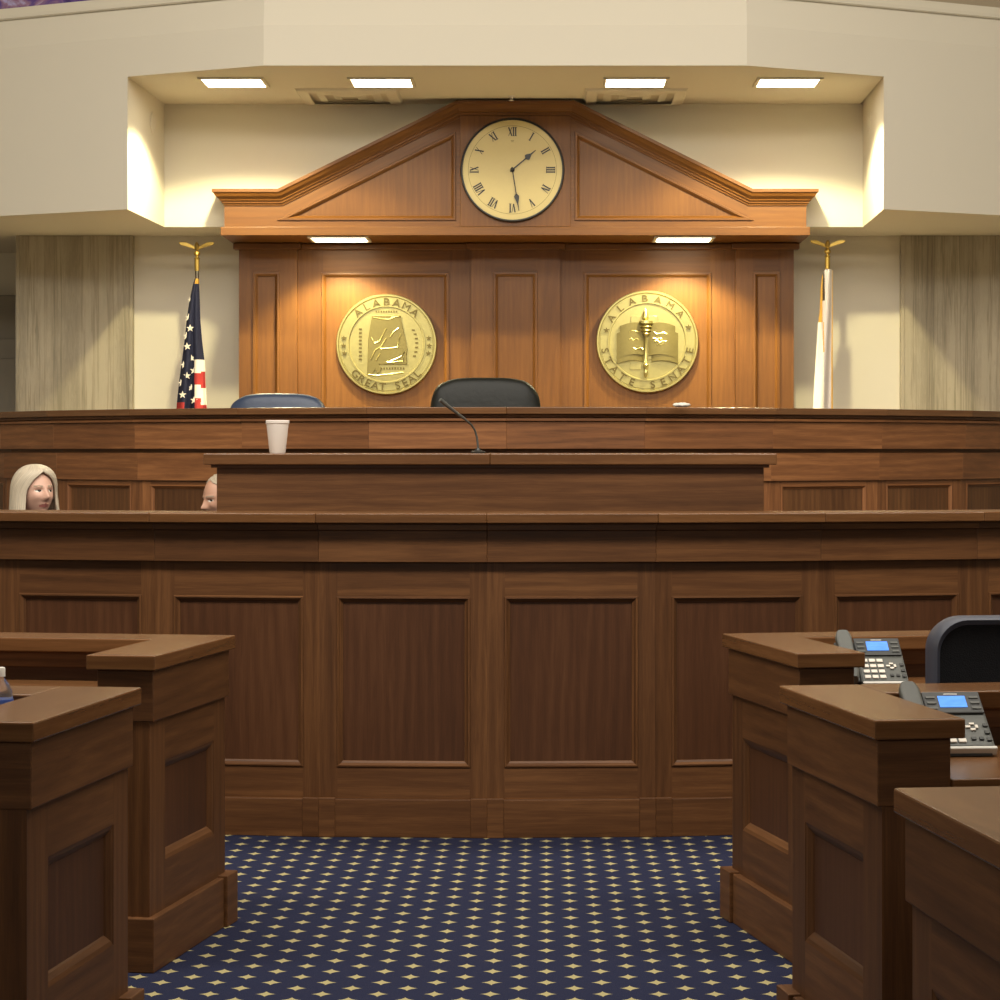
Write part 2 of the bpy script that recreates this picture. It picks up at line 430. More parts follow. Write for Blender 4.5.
for x, lab, p in ((-1.91, 'square lit ceiling light at far left of the niche ceiling', 265), (-.90, 'square lit ceiling light between left vent and clock gable', 22),
               (.83, 'square lit ceiling light between right vent and clock gable', 22), (1.87, 'square lit ceiling light at far right of the niche ceiling', 265)):
    square_lamp('recessed_light', lab, x, 17.07, Z_NC, .40, .37, NL, p, size=2.40, blend=.26)
for x, lab in ((-1.28, 'lit square light under the gable above the left brass seal'), (1.22, 'lit square light under the gable above the right brass seal')):
    square_lamp('recessed_light', lab, x, 18.19, 2.99, .39, .36, 'square lights under the gable', 175, size=1.95, blend=.5, tilt=.22)
for x, lab in ((-1.17, 'square white ceiling air vent left of the clock gable'), (.85, 'square white ceiling air vent right of the clock gable')):
    r = empty('air_vent', (x, 17.74, Z_NC)); tag(r, lab, 'air vent', 'ceiling vents in the niche')
    m = MB()
    def rim(m, a, b, za, zb):
        for k in range(4):
            R4 = Matrix.Rotation(k * PI / 2, 4, 'Z')
            m.prism([(-a, -a, za), (a, -a, za), (a - .004, -a + .004, za), (-a + .004, -a + .004, za)],
                    [(-b, -b, zb), (b, -b, zb), (b - .004, -b + .004, zb), (-b + .004, -b + .004, zb)], 'x', R4)
    rim(m, .36, .345, -.002, -.020); rim(m, .345, .275, -.020, -.026); m.build('vent_frame', M['trimpaint'], r)
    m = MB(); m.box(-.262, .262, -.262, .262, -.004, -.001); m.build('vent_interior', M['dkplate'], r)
    for q in (.20, .09):
        m = MB(); rim(m, q + .024, q - .03, -.010, -.022); m.build('louver', M['trimpaint'], r)
m = MB(); m.lathe([(.03, 0), (.028, -.008), (.01, -.012), (.01, -.03), (.02, -.033), (.02, -.036), (.002, -.037)], 16)
o = m.build('fire_sprinkler', M['white'], smooth=True); o.location = (-.025, 17.75, Z_NC - .0005)
tag(o, 'tiny white ceiling sprinkler above the clock', 'sprinkler')
for sx, w in ((-1, 'left'), (1, 'right')):
    m = MB(); Mx = Matrix.Rotation(-sx * PI / 2, 4, 'Y')
    m.lathe([(.078, 0), (.078, .006), (.066, .009), (.064, .006), (.002, .007)], 28, Mx)
    o = m.build('wall_disc', M['cream'], smooth=True); o.location = (-2.570 if sx < 0 else 2.517, 17.72, 3.77); o.rotation_euler.z = -.034 if sx < 0 else -.022
    tag(o, f'round cream cover plate on the {w} side wall of the niche', 'cover plate')

# ------------------------------------------------------------------ gable and panelled wall
SG = 139.2; YG = FPX / SG
gx = lambda x: (x - CX) / SG + CAMX
gz = lambda y: CAMZ + (CY - y) / SG
zb, zf = 2.99, 3.04
gable = empty('wooden_gable', (0, YG, zb)); tag(gable, 'broad wooden pediment holding the clock above the brass seals', 'pediment')
G = Matrix.Translation((0, -YG, -zb))                        # world to gable-local
XT, XS, XA = 2.17, 1.70, .42
zt, za = gz(190), gz(102)
m = MB(); out = [(-2.09, zf), (2.09, zf), (2.09, zt - .02), (XS, zt - .02), (XA, za - .03), (-XA, za - .03), (-XS, zt - .02), (-2.09, zt - .02)]
m.exty(out, YG + .02, Y_NICHE - .005, 'x', G)
m.build('gable_body', M['cherry'], gable)
m = MB(); m.box(-2.115, 2.115, YG - .022, 18.64, zb, zf + .012, 'x', G); m.build('lower_rail', M['cherry'], gable, bevel=.004)
# front face: frieze ends, raking rails, clock block, tympanum panels
m = MB()
tz0, tx0, tx1, tz1 = gz(219), 1.665, .438, gz(134)
for sx in (-1, 1):
    P = lambda x, z: (sx * x, YG, z)
    m.poly([P(2.09, zf), P(tx0, zf), P(tx0, zt - .02), P(2.09, zt - .02)], 'x', G)
    m.poly([P(tx0, zf), P(tx1, zf), P(tx1, tz0), P(tx0, tz0)], 'x', G)
    d = (sx * (tx1 - tx0), 0, tz1 - tz0)
    m.poly([P(tx0, tz0), P(tx1, tz1), P(tx1, za - .025), P(XA, za - .03), P(XS, zt - .02), P(tx0, zt - .02)], d, G)
m.poly([(-tx1, YG, zf), (tx1, YG, zf), (tx1, YG, za - .03), (-tx1, YG, za - .03)], 'x', G)
m.build('frieze', M['cherry'], gable)
m = MB(); m.box(-.395, .395, YG - .018, YG + .01, zf + .012, za - .10, 'z', G); m.build('clock_board', M['cherry'], gable, bevel=.003)
for sx in (-1, 1):
    m = MB(); tri = [(sx * tx0, tz0), (sx * tx1, tz0), (sx * tx1, tz1)]
    m.ring(tri, [(-.012, -.002), (-.008, -.012), (.004, -.012), (.012, -.004), (.022, .006), (.024, .014)], YG, G, True, 'z')
    m.build('tympanum_panel', M['cherry'], gable)
# crown moulding swept along the top edge, mitred, with returns to the wall
prof = [(0, .085), (.022, .085), (.026, .076), (.05, .062), (.07, .038), (.078, .036), (.082, .024), (.096, .022), (.1, .012), (.112, .010), (.114, 0)]
path = [(-XT + .085, zt), (-XS, zt), (-XA, za), (XA, za), (XS, zt), (XT - .085, zt)]
def offs(path, d):                                           # offset the open path downwards by d
    L = []
    for a, b in zip(path, path[1:]):
        t = (Vector(b) - Vector(a)).normalized(); n = Vector((t.y, -t.x)); L.append((Vector(a) + n * d, t))
    o = [L[0][0]]
    for (p, t), (q, u) in zip(L, L[1:]):
        den = t.x * u.y - t.y * u.x; k = ((q.x - p.x) * u.y - (q.y - p.y) * u.x) / den; o.append(p + t * k)
    e = Vector(path[-1]); t = L[-1][1]; o.append(e + Vector((t.y, -t.x)) * d)
    return o
m = MB(); rows = []
for dn, pr in prof:
    pts = offs(path, dn); e = pr
    row = [Vector((pts[0].x - e, Y_NICHE - .004, pts[0].y)), Vector((pts[0].x - e, YG - pr, pts[0].y))]
    row += [Vector((p.x, YG - pr, p.y)) for p in pts[1:-1]]
    row += [Vector((pts[-1].x + e, YG - pr, pts[-1].y)), Vector((pts[-1].x + e, Y_NICHE - .004, pts[-1].y))]
    rows.append(row)
top = [Vector((p.x, Y_NICHE - .004, p.z)) for p in rows[0]]
allr = [top] + rows
for j in range(len(top) - 1):
    o_ = m.off(); gd = (allr[1][j + 1] - allr[1][j]).normalized()
    for a, b in zip(allr, allr[1:]):
        if (a[j] - b[j]).length < 1e-6 and (a[j + 1] - b[j + 1]).length < 1e-6: continue
        m.poly([a[j], a[j + 1], b[j + 1], b[j]], gd, G, 0, o_)
m.build('crown_moulding', M['cherry'], gable)

SW = 134.3; YW = FPX / SW
wx = lambda x: (x - CX) / SW + CAMX
wz = lambda y: CAMZ + (CY - y) / SW
W = Matrix.Translation((0, -YW, -.6))
wall = empty('panelled_wall', (0, YW, .6)); tag(wall, 'floor-standing cherry wood panelling that carries the two brass seals', 'wood panelling')
m = MB(); m.box(-2.05, 2.05, YW + .03, 18.945, .6, 2.985, 'z', W); m.build('panelling_body', M['cherry'], wall)
zlo, zhi = .6, 2.985
# bays: pilaster, seal bay, centre pilaster, seal bay, pilaster
bays = [(-2.06, -1.63, -.05, (-1.945, -1.77)), (-1.63, -.335, 0, (-1.44, -.515)), (-.335, .325, -.05, (-.16, .145)), (.325, 1.63, 0, (.515, 1.44)), (1.63, 2.06, -.05, (1.77, 1.945))]
for x0, x1, y, h in bays:
    m = MB(); hole = (h[0], h[1], 1.25, wz(274))
    frame(m, (x0, x1), (zlo, zhi), hole, YW + y, W)
    if y < 0:
        m.poly([(x0, YW + y, zlo), (x0, YW + .03, zlo), (x0, YW + .03, zhi), (x0, YW + y, zhi)], 'z', W)
        m.poly([(x1, YW + y, zlo), (x1, YW + .03, zlo), (x1, YW + .03, zhi), (x1, YW + y, zhi)], 'z', W)
    m.ring(rect(*hole), [(-.014, -.001), (-.011, -.010), (.004, -.011), (.012, -.004), (.022, .006), (.024, .012)], YW + y, W)
    m.build('pilaster' if y < 0 else 'seal_panel', M['cherry'], wall)
m = MB()
for x0, x1, y in ((-2.10, -1.60, -.085), (-1.60, -.37, -.035), (-.37, .36, -.085), (.36, 1.60, -.035), (1.60, 2.10, -.085)):
    m.box(x0, x1, YW + y, YW + .03, wz(250), 2.985, 'x', W)
m.build('top_moulding', M['cherry'], wall, bevel=.006)

# ------------------------------------------------------------------ clock
def strokes(m, cx, cz, ang, items, R):
    """items: (x0,z0,x1,z1,width) in a cell, z outward"""
    for x0, z0, x1, z1, w in items:
        d = Vector((x1 - x0, z1 - z0)); n = Vector((-d.y, d.x)).normalized() * w / 2
        q = [(x0 + n.x, z0 + n.y), (x1 + n.x, z1 + n.y), (x1 - n.x, z1 - n.y), (x0 - n.x, z0 - n.y)]
        ca, sa = math.cos(ang), math.sin(ang)
        pts = [(cx + (x * ca + z * sa), cz + (-x * sa + z * ca)) for x, z in q]
        m.exty(pts, -.0035, 0)
RC = 52 / (FPX / (YG - .03))
clock = empty('wall_clock', (gx(512.5), YG - .0185, gz(170.5))); tag(clock, 'large round cream clock with Roman numerals on the wooden gable', 'clock')
m = MB(); m.lathe([(RC * .2, 0), (RC, 0), (RC, .028), (RC * .985, .036), (RC * .962, .034), (RC * .955, .020), (RC * .2, .020)], 72, Matrix.Rotation(PI / 2, 4, 'X'))
m.build('rim', M['black'], clock, smooth=True)
m = MB(); m.lathe([(RC * .957, .012), (RC * .957, .024), (.001, .024)], 72, Matrix.Rotation(PI / 2, 4, 'X')); m.build('dial', M['face'], clock)
m = MB(); r1, r2 = RC * .845, RC * .852
for k in range(60):
    a0, a1 = 2 * PI * k / 60, 2 * PI * (k + 1) / 60
    m.exty([(r * math.sin(a), r * math.cos(a)) for r, a in ((r1, a0), (r2, a0), (r2, a1), (r1, a1))], -.0012, 0)
o = m.build('minute_track', M['brass_dark'], clock); o.location = (0, -.024, 0)
NUM = {1: 'I', 2: 'II', 3: 'III', 4: 'IV', 5: 'V', 6: 'VI', 7: 'VII', 8: 'VIII', 9: 'IX', 10: 'X', 11: 'XI', 12: 'XII'}
Hn = RC * .165; tk, tn = RC * .024, RC * .010
for n, s in NUM.items():
    ws = {'I': RC * .042, 'V': RC * .085, 'X': RC * .085}; tot = sum(ws[c] for c in s); x = -tot / 2; it = []
    for c in s:
        w = ws[c]; cxx = x + w / 2; h = Hn / 2; ww = w * .36
        if c == 'I': it += [(cxx, -h, cxx, h, tk), (cxx - tk, h, cxx + tk, h, tn * .8), (cxx - tk, -h, cxx + tk, -h, tn * .8)]
        if c == 'V': it += [(cxx - ww, h, cxx, -h, tk), (cxx + ww, h, cxx, -h, tn)]
        if c == 'X': it += [(cxx - ww, h, cxx + ww, -h, tk), (cxx + ww, h, cxx - ww, -h, tn)]
        x += w
    a = n * PI / 6
    m = MB(); strokes(m, 0, 0, a, [(p, q + RC * .735, r, t + RC * .735, w) for p, q, r, t, w in it], RC)
    o = m.build('numeral', M['black'], clock); o.location = (0, -.0242, 0)
def hand(name, ang, L, spade, w, y):
    m = MB(); ca, sa = math.cos(ang), math.sin(ang)
    T = lambda q: [(x * ca + z * sa, -x * sa + z * ca) for x, z in q]
    m.exty(T([(-w, -.02), (w, -.02), (w * .8, L * spade), (-w * .8, L * spade)]), y - .003, y)
    s2 = w * 4.2
    m.exty(T([(0, L * (spade - .05)), (s2, L * (spade + .02)), (s2 * .9, L * (spade + .07)), (w, L * (spade + .2)), (w * .5, L), (-w * .5, L), (-w, L * (spade + .2)), (-s2 * .9, L * (spade + .07)), (-s2, L * (spade + .02))]), y - .003, y)
    m.build(name, M['black'], clock)
hand('hour_hand', math.radians(50), RC * .585, .60, .0055, -.029)
hand('minute_hand', math.radians(171), RC * .80, .62, .0042, -.034)
m = MB(); m.lathe([(.016, .024), (.016, .040), (.010, .044), (.001, .045)], 20, Matrix.Rotation(PI / 2, 4, 'X')); m.build('hub', M['black'], clock, smooth=True)
m = MB(); strokes(m, 0, RC * .55, 0, [(-.012, .004, .012, .004, .0035), (-.009, -.004, .009, -.004, .003)], RC)
o = m.build('maker_mark', M['brass_dark'], clock); o.location = (0, -.0242, 0)

# ------------------------------------------------------------------ brass seals
_gl = {}
def glyph(ch):
    if ch in _gl: return _gl[ch]
    cu = bpy.data.curves.new('glyph', 'FONT'); cu.body = ch; cu.size = 1; cu.extrude = .10; cu.offset = .0 if ch in 'MN' else .014
    cu.align_x = 'CENTER'; cu.resolution_u = 4
    o = bpy.data.objects.new('glyph', cu); C.objects.link(o)
    dg = bpy.context.evaluated_depsgraph_get(); e = o.evaluated_get(dg); me = e.to_mesh()
    vs = [v.co.copy() for v in me.vertices]; fs = [tuple(p.vertices) for p in me.polygons]
    e.to_mesh_clear(); bpy.data.objects.remove(o); bpy.data.curves.remove(cu)
    _gl[ch] = (vs, fs); return _gl[ch]
def arc_text(t, text, R, a0, a1, size, outward=True, y=-.036):
    """letters along an arc; angles clockwise from the top, letter tops outward or inward"""
    n = len(text)
    for i, ch in enumerate(text):
        if ch == ' ': continue
        m = MB(); a = a0 + (a1 - a0) * (i / (n - 1)); vs, fs = glyph(ch)
        ca, sa = math.cos(a), math.sin(a)
        for v in vs:
            x, z = v.x * size * 1.08, (v.y - .35) * size
            if not outward: x, z = -x, -z
            z += R
            m.v.append(Vector((x * ca + z * sa, y - v.z * size * 1.4, -x * sa + z * ca)))
        for fc in fs:
            m.f.append(fc); m.uv.append([(0, 0)] * len(fc)); m.mi.append(0)
        m.build('letter', M['brass_letter'], t, merge=True)
def star_pts(r, cx=0, cz=0, rot=0, inner=.42):
    return [(cx + (r if k % 2 == 0 else r * inner) * math.sin(rot + k * PI / 5), cz + (r if k % 2 == 0 else r * inner) * math.cos(rot + k * PI / 5)) for k in range(10)]
def ridge(m, pts, r, y):
    m.tube([(x, y, z) for x, z in pts], r, 6)
def seal(name, label, px, py, rad_px):
    s0 = FPX / (YW - .01); R = rad_px / s0; p = at(px, py, s0)
    t = empty(name, (p.x, YW - .0 + .012, p.z)); tag(t, label, 'seal', 'round brass seals on the panelled wall')
    m = MB(); RX = Matrix.Rotation(PI / 2, 4, 'X')
    m.lathe([(R * .5, 0), (R * .985, 0), (R, .012), (R, .034), (R * .985, .044), (R * .955, .044), (R * .94, .032), (R * .925, .032), (R * .92, .036), (R * .775, .036), (R * .77, .046), (R * .745, .046), (R * .735, .030), (.001, .030)], 96, RX)
    m.build('medallion', M['brass'], t, smooth=True)
    return t, R
t, R = seal('wall_seal', 'round brass seal with a state map in relief, left of the black chair', 386.5, 344.3, 50.4)
arc_text(t, 'ALABAMA', R * .842, math.radians(-42), math.radians(42), R * .215, True)
arc_text(t, 'GREAT SEAL', R * .842, math.radians(180 + 46), math.radians(180 - 46), R * .205, False)
for sx in (-1, 1):
    for dz in (.12, -.03, -.18):
        m = MB(); a = math.asin(dz / .85); q = star_pts(R * .055, sx * R * .85 * math.cos(a), R * dz)
        m.prism([(x, -.036, z) for x, z in q], [(x, -.050, z) for x, z in q]); m.build('star', M['brass_letter'], t)
al = [(-.29, .52), (-.28, .57), (.28, .57), (.30, .46), (.42, -.10), (.40, -.22), (.41, -.40), (-.14, -.40), (-.10, -.52), (-.18, -.60), (-.22, -.50), (-.28, -.62), (-.38, -.60), (-.36, .10)]
m = MB(); q = [(x * R, z * R) for x, z in al]; m.prism([(x, -.030, z) for x, z in q], [(x, -.043, z) for x, z in q])
m.build('state_map', M['brass_dark'], t, bevel=.003)
for pts in ([(.0, .32), (-.06, .2), (-.14, .05), (-.24, .02), (-.30, .14)], [(.0, .12), (-.10, -.04), (-.22, -.12), (-.3, -.3)], [(.24, .32), (.14, .24), (.08, .14)], [(.29, .2), (.24, .08), (.23, -.06), (.05, -.08), (-.12, -.09)],
            [(-.12, -.18), (-.2, -.32)], [(.02, -.36), (.18, -.3), (.3, -.24), (.35, -.14), (.34, -.33), (.05, -.37)], [(-.26, .53), (-.1, .50), (.05, .49), (.16, .54), (.26, .55)], [(-.36, -.6), (-.2, -.62), (.0, -.6), (.15, -.58), (.34, -.56)]):
    m = MB(); ridge(m, [(x * R, z * R) for x, z in pts], .005, -.044)
    m.build('river_ridge', M['brass'], t, smooth=True)
def relief(*b):                                              # small raised marks where the rim script sits
    m = MB(); m.box(*b); m.build('relief_mark', M['brass_letter'], t)
for k in range(9):
    z = .3 - k * .075; relief(-.52 * R - .01, -.52 * R + .012, -.035, -.029, (z - .018) * R, (z + .018) * R)
for k in range(7):
    a = math.radians(62 + k * 8.5); x, z = .60 * R * math.sin(a), .60 * R * math.cos(a); relief(x - .01, x + .012, -.035, -.029, z - .006, z + .006)
for k in range(9): relief((-.1 + k * .055) * R - .006, (-.1 + k * .055) * R + .006, -.035, -.029, -.50 * R, -.46 * R)
for k in range(9): relief((-.2 + k * .05) * R - .005, (-.2 + k * .05) * R + .005, -.035, -.029, .63 * R, .665 * R)
t, R = seal('wall_seal', 'round brass seal with an open book and torch, right of the black chair', 647.3, 341.6, 51.2)
arc_text(t, 'ALABAMA', R * .842, math.radians(-57), math.radians(50), R * .195, True)
arc_text(t, 'STATE SENATE', R * .842, math.radians(258), math.radians(102), R * .195, False)
for sx in (-1, 1):
    m = MB(); q = star_pts(R * .06, sx * R * .80, R * (.22 if sx < 0 else .28)); m.prism([(x, -.036, z) for x, z in q], [(x, -.050, z) for x, z in q]); m.build('star', M['brass_letter'], t)
m = MB(); q = [(x * R, z * R) for x, z in [(-.32, .5), (.2, .5), (.2, .2), (.22, -.35), (-.1, -.36), (-.12, -.55), (-.34, -.55), (-.33, .1)]]
m.prism([(x, -.030, z) for x, z in q], [(x, -.038, z) for x, z in q]); m.build('state_map', M['brass'], t, bevel=.002)
def book(m, sx, z0, z1, yb, dx=0, dz=0):
    rows = []
    for i in range(13):
        u = i / 12; x = sx * R * (.02 + .52 * u) + dx; bulge = .016 * math.sin(u * PI * .9) ** .8; dip = -.05 * R * math.sin(u * PI)* (-1) - .04 * R * u
        rows.append([(x, yb, z0 * R + dip + dz), (x, yb - .012 - bulge, z0 * R + dip + dz), (x, yb - .012 - bulge, z1 * R + dip + dz), (x, yb, z1 * R + dip + dz)])
    m.grid(rows, cu=True)
    n = len(m.v)
    m.cap([n - 4, n - 3, n - 2, n - 1]); m.cap([n - 52 + k for k in range(4)])
for sx in (-1, 1):
    m = MB(); book(m, sx, -.36, .24, -.033, sx * .022, -.015); m.build('book_cover', M['brass_dark'], t)
    m = MB(); book(m, sx, -.28, .34, -.039); m.build('page', M['brass_dark'], t)
for sx, z in ((-1, .2), (-1, .04), (-1, -.14), (1, .16), (1, .05), (1, -.06), (1, .0)):
    m = MB(); a = random.uniform(.08, .2); b_ = a + random.uniform(.12, .26)
    ridge(m, [(sx * R * (a + (b_ - a) * k / 4), R * (z + .02 * math.sin(k * 2.3 + z * 9))) for k in range(5)], .0045, -.066)
    m.build('page_mark', M['brass'], t, smooth=True)
m = MB(); m.lathe([(.004, -.70 * R), (.014, -.66 * R), (.018, -.6 * R), (.010, -.56 * R), (.016, -.5 * R), (.022, -.46 * R), (.012, -.42 * R), (.010, .08 * R), (.018, .13 * R), (.026, .15 * R), (.020, .18 * R), (.036, .21 * R), (.028, .25 * R), (.044, .28 * R), (.034, .32 * R), (.052, .35 * R), (.05, .40 * R), (.03, .41 * R)], 20, Matrix.Translation((-.012, -.066, 0)))
m.build('torch', M['brass'], t, smooth=True)
m = MB(); m.lathe([(.012, .41 * R), (.026, .46 * R), (.022, .53 * R), (.010, .60 * R), (.001, .66 * R)], 14, Matrix.Translation((-.016, -.06, 0))); m.build('flame', M['brass'], t, smooth=True)

# ------------------------------------------------------------------ faceted counters
def arc_mats(Cy, Rc, a, ks):
    Ra = Rc * math.cos(a / 2)
    for k in ks:
        ph = (k + .5) * a
        yield k, Matrix.Translation((Ra * math.sin(ph), Cy - Ra * math.cos(ph), 0)) @ Matrix.Rotation(ph, 4, 'Z')
def tb(m, Mx, hw, t, ob, of, z0, z1, g='x', mi=0, x0=None, x1=None):
    """facet-long block from offset ob (back) to of (front, towards the viewer)"""
    w0, w1 = hw + ob * t, hw + of * t
    m.extz([(-w1, -of), (w1, -of), (w0, -ob), (-w0, -ob)], z0, z1, g, Mx, mi)

# front counter
a = math.radians(5.3); Lf = .630; hw = Lf / 2; t_ = math.tan(a / 2); Rc = Lf / (2 * math.sin(a / 2)); Yc = 9.365
cnt = empty('front_counter', (0, Yc, 0)); tag(cnt, 'long curved panelled wooden counter behind the open blue carpet', 'counter')
I = Matrix.Translation((0, -Yc, 0))
parts = {k: MB() for k in ('countertop', 'cove_moulding', 'fascia', 'counter_body', 'plinth')}
ks = list(range(-6, 6))
for k, F in arc_mats(Yc + Rc, Rc, a, ks):
    F = I @ F
    tb(parts['countertop'], F, hw, t_, -.22, .095, 1.178, 1.2145)
    tb(parts['cove_moulding'], F, hw, t_, -.2, .050, 1.150, 1.178)
    tb(parts['fascia'], F, hw, t_, -.2, .032, 1.030, 1.150)
    tb(parts['counter_body'], F, hw, t_, -.2, -.03, 0, 1.15)
    tb(parts['plinth'], F, hw, t_, -.03, .028, 0, .142)
    for sx in (-1, 1):
        w1 = hw + .032 * t_; xs = sorted((sx * (w1 - .062), sx * w1))
        parts['plinth'].extz([(xs[0], -.032), (xs[1], -.032), (xs[1], -.01), (xs[0], -.01)], 0, .147, 'x', F)
    m = MB(); hole = (-hw + .066, hw - .066, .262, .898)
    frame(m, (-hw, hw), (.13, 1.04), hole, 0, F)
    m.build('panel_frame', M['wood'], cnt)
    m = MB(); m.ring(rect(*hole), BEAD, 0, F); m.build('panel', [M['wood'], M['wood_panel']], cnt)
for n, mbb in parts.items():
    mbb.build(n, M['wood_top'] if n == 'countertop' else M['wood'], cnt, bevel=.004 if n == 'countertop' else .0025)
# upper dais
a2 = math.radians(12); L2 = .77; hw2 = L2 / 2; t2 = math.tan(a2 / 2); R2 = L2 / (2 * math.sin(a2 / 2)); Y2 = 13.97
dais = empty('upper_dais', (0, Y2, 0)); tag(dais, 'tall curved wooden dais front with two stepped bands below the chairs', 'dais')
I = Matrix.Translation((0, -Y2, 0))
parts = {k: MB() for k in ('countertop', 'cove_moulding', 'upper_band', 'lower_band', 'dais_body')}
for k, F in arc_mats(Y2 + R2, R2, a2, range(-6, 6)):
    F = I @ F
    tb(parts['countertop'], F, hw2, t2, -.30, .085, 1.650, 1.689)
    tb(parts['cove_moulding'], F, hw2, t2, -.15, .045, 1.632, 1.650)
    tb(parts['cove_moulding'], F, hw2, t2, -.15, .058, 1.612, 1.628)
    tb(parts['upper_band'], F, hw2, t2, -.15, .04, 1.456, 1.612)
    tb(parts['lower_band'], F, hw2, t2, -.15, .018, 1.272, 1.434)
    tb(parts['dais_body'], F, hw2, t2, -.15, -.03, 0, 1.65)
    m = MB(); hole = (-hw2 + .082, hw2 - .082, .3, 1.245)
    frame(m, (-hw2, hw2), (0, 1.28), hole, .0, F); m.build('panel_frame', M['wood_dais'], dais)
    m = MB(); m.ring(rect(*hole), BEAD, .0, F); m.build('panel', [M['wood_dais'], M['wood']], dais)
for n, mbb in parts.items():
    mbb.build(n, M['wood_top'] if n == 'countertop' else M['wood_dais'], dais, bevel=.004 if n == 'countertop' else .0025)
# clerk's desk between
lec = empty('clerk_desk', (0, 9.83, 0)); tag(lec, 'raised wooden clerk desk with overhanging top behind the front counter', 'desk')
m = MB(); m.box(-1.128, 0, 0, .62, 1.392, 1.4365); m.box(0.0005, 1.128, 0, .62, 1.392, 1.4365); m.build('desktop', M['wood_top'], lec, bevel=.004)
m = MB(); m.box(-1.10, 1.10, .022, .6, 1.380, 1.392); m.build('edge_moulding', M['wood'], lec)
m = MB(); m.box(-1.08, 1.08, .04, .58, 0, 1.380); m.build('desk_body', M['wood'], lec, bevel=.003)

# ------------------------------------------------------------------ members' desks
def member_desk(label, X, Y, rz, m_, W=2.3, zt=.88):
    """origin at the aisle-side far corner of the top; local x outward (mirrored for the left side), local -y towards the viewer"""
    r = empty('member_desk', (X, Y, 0), rz * m_); tag(r, label, 'desk', "members' desks along the aisle")
    S = Matrix.Scale(m_, 4, (1, 0, 0)); D = .79; P = .2
    bx = lambda m, x0, x1, y0, y1, z0, z1, g='x': m.box(x0, x1, y0, y1, z0, z1, g, S)
    m = MB(); m.extz([(0, 0), (0, -D), (P, -D), (P, -.215), (P, 0)], zt - .042, zt, 'y', S)
    m.extz([(P + .0004, 0), (P + .0004, -.215), (W, -.215), (W, 0)], zt - .042, zt, 'x', S)
    m.build('desk_ledge', M['wood_top'], r, bevel=.004)
    m = MB(); bx(m, .012, .174, -D + .02, -.03, .694, zt - .042, 'y'); m.build('pier_fascia', M['wood'], r, bevel=.003)
    m = MB(); bx(m, .045, .164, -D + .035, -.045, 0, .694, 'z'); m.build('pier_body', M['wood'], r)
    # aisle face with recessed panel; face lies in the local yz plane
    Fm = S @ Matrix.Translation((.024, 0, 0)) @ Matrix.Rotation(-PI / 2, 4, 'Z')   # x->-y, y->x
    m = MB(); hole = (.150, D - .165, .29, .572)
    frame(m, (.034, D - .026), (.13, .70), hole, 0, Fm)
    for yy in (-.034, -(D - .026)):
        m.poly([(.024, yy, .13), (.166, yy, .13), (.166, yy, .70), (.024, yy, .70)], 'z', S)
    m.build('pier_frame', M['wood'], r)
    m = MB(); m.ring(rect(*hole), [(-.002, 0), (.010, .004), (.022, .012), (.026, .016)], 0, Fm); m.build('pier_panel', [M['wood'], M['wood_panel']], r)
    m = MB(); bx(m, .004, .176, -D, -.11, 0, .151, 'y'); bx(m, -.006, .178, -.108, .004, 0, .156, 'y'); bx(m, .178, W, -.06, .0, 0, .15); m.build('plinth', M['wood'], r, bevel=.003)
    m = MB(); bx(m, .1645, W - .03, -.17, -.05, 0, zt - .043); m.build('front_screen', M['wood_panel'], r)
    m = MB(); bx(m, .175, W - .03, -.18, -.171, .79, zt - .043); m.build('screen_rail', M['wood'], r, bevel=.002)
    m = MB(); bx(m, .1745, W - .01, -D + .01, -.1815, .712, .75); m.build('worktop', M['wood_top'], r, bevel=.003)
    m = MB(); bx(m, W - .05, W - .01, -D + .05, -.1815, 0, .712, 'z'); m.build('end_panel', M['wood'], r)
    return r
th = math.radians(9.8)
DESKS = [
    ('wooden desk end at left of the aisle, nearest the front counter', -.736, 7.70, 9.2, -1),
    ('wooden desk end with a water bottle, front left of the photo', -.752, 6.01, 7.2, -1),
    ('wooden desk end with a phone, right of the aisle nearest the front counter', .767, 7.77, 11.4, 1),
    ('wooden desk end with the nearer phone, in front of the mesh chair', .784, 6.05, 9.4, 1),
    ('wooden desk corner cut off at bottom right edge of the photo', .806, 4.22, 7.2, 1)]
for lab, X, Y, d, s in DESKS: member_desk(lab, X, Y, math.radians(d), s)

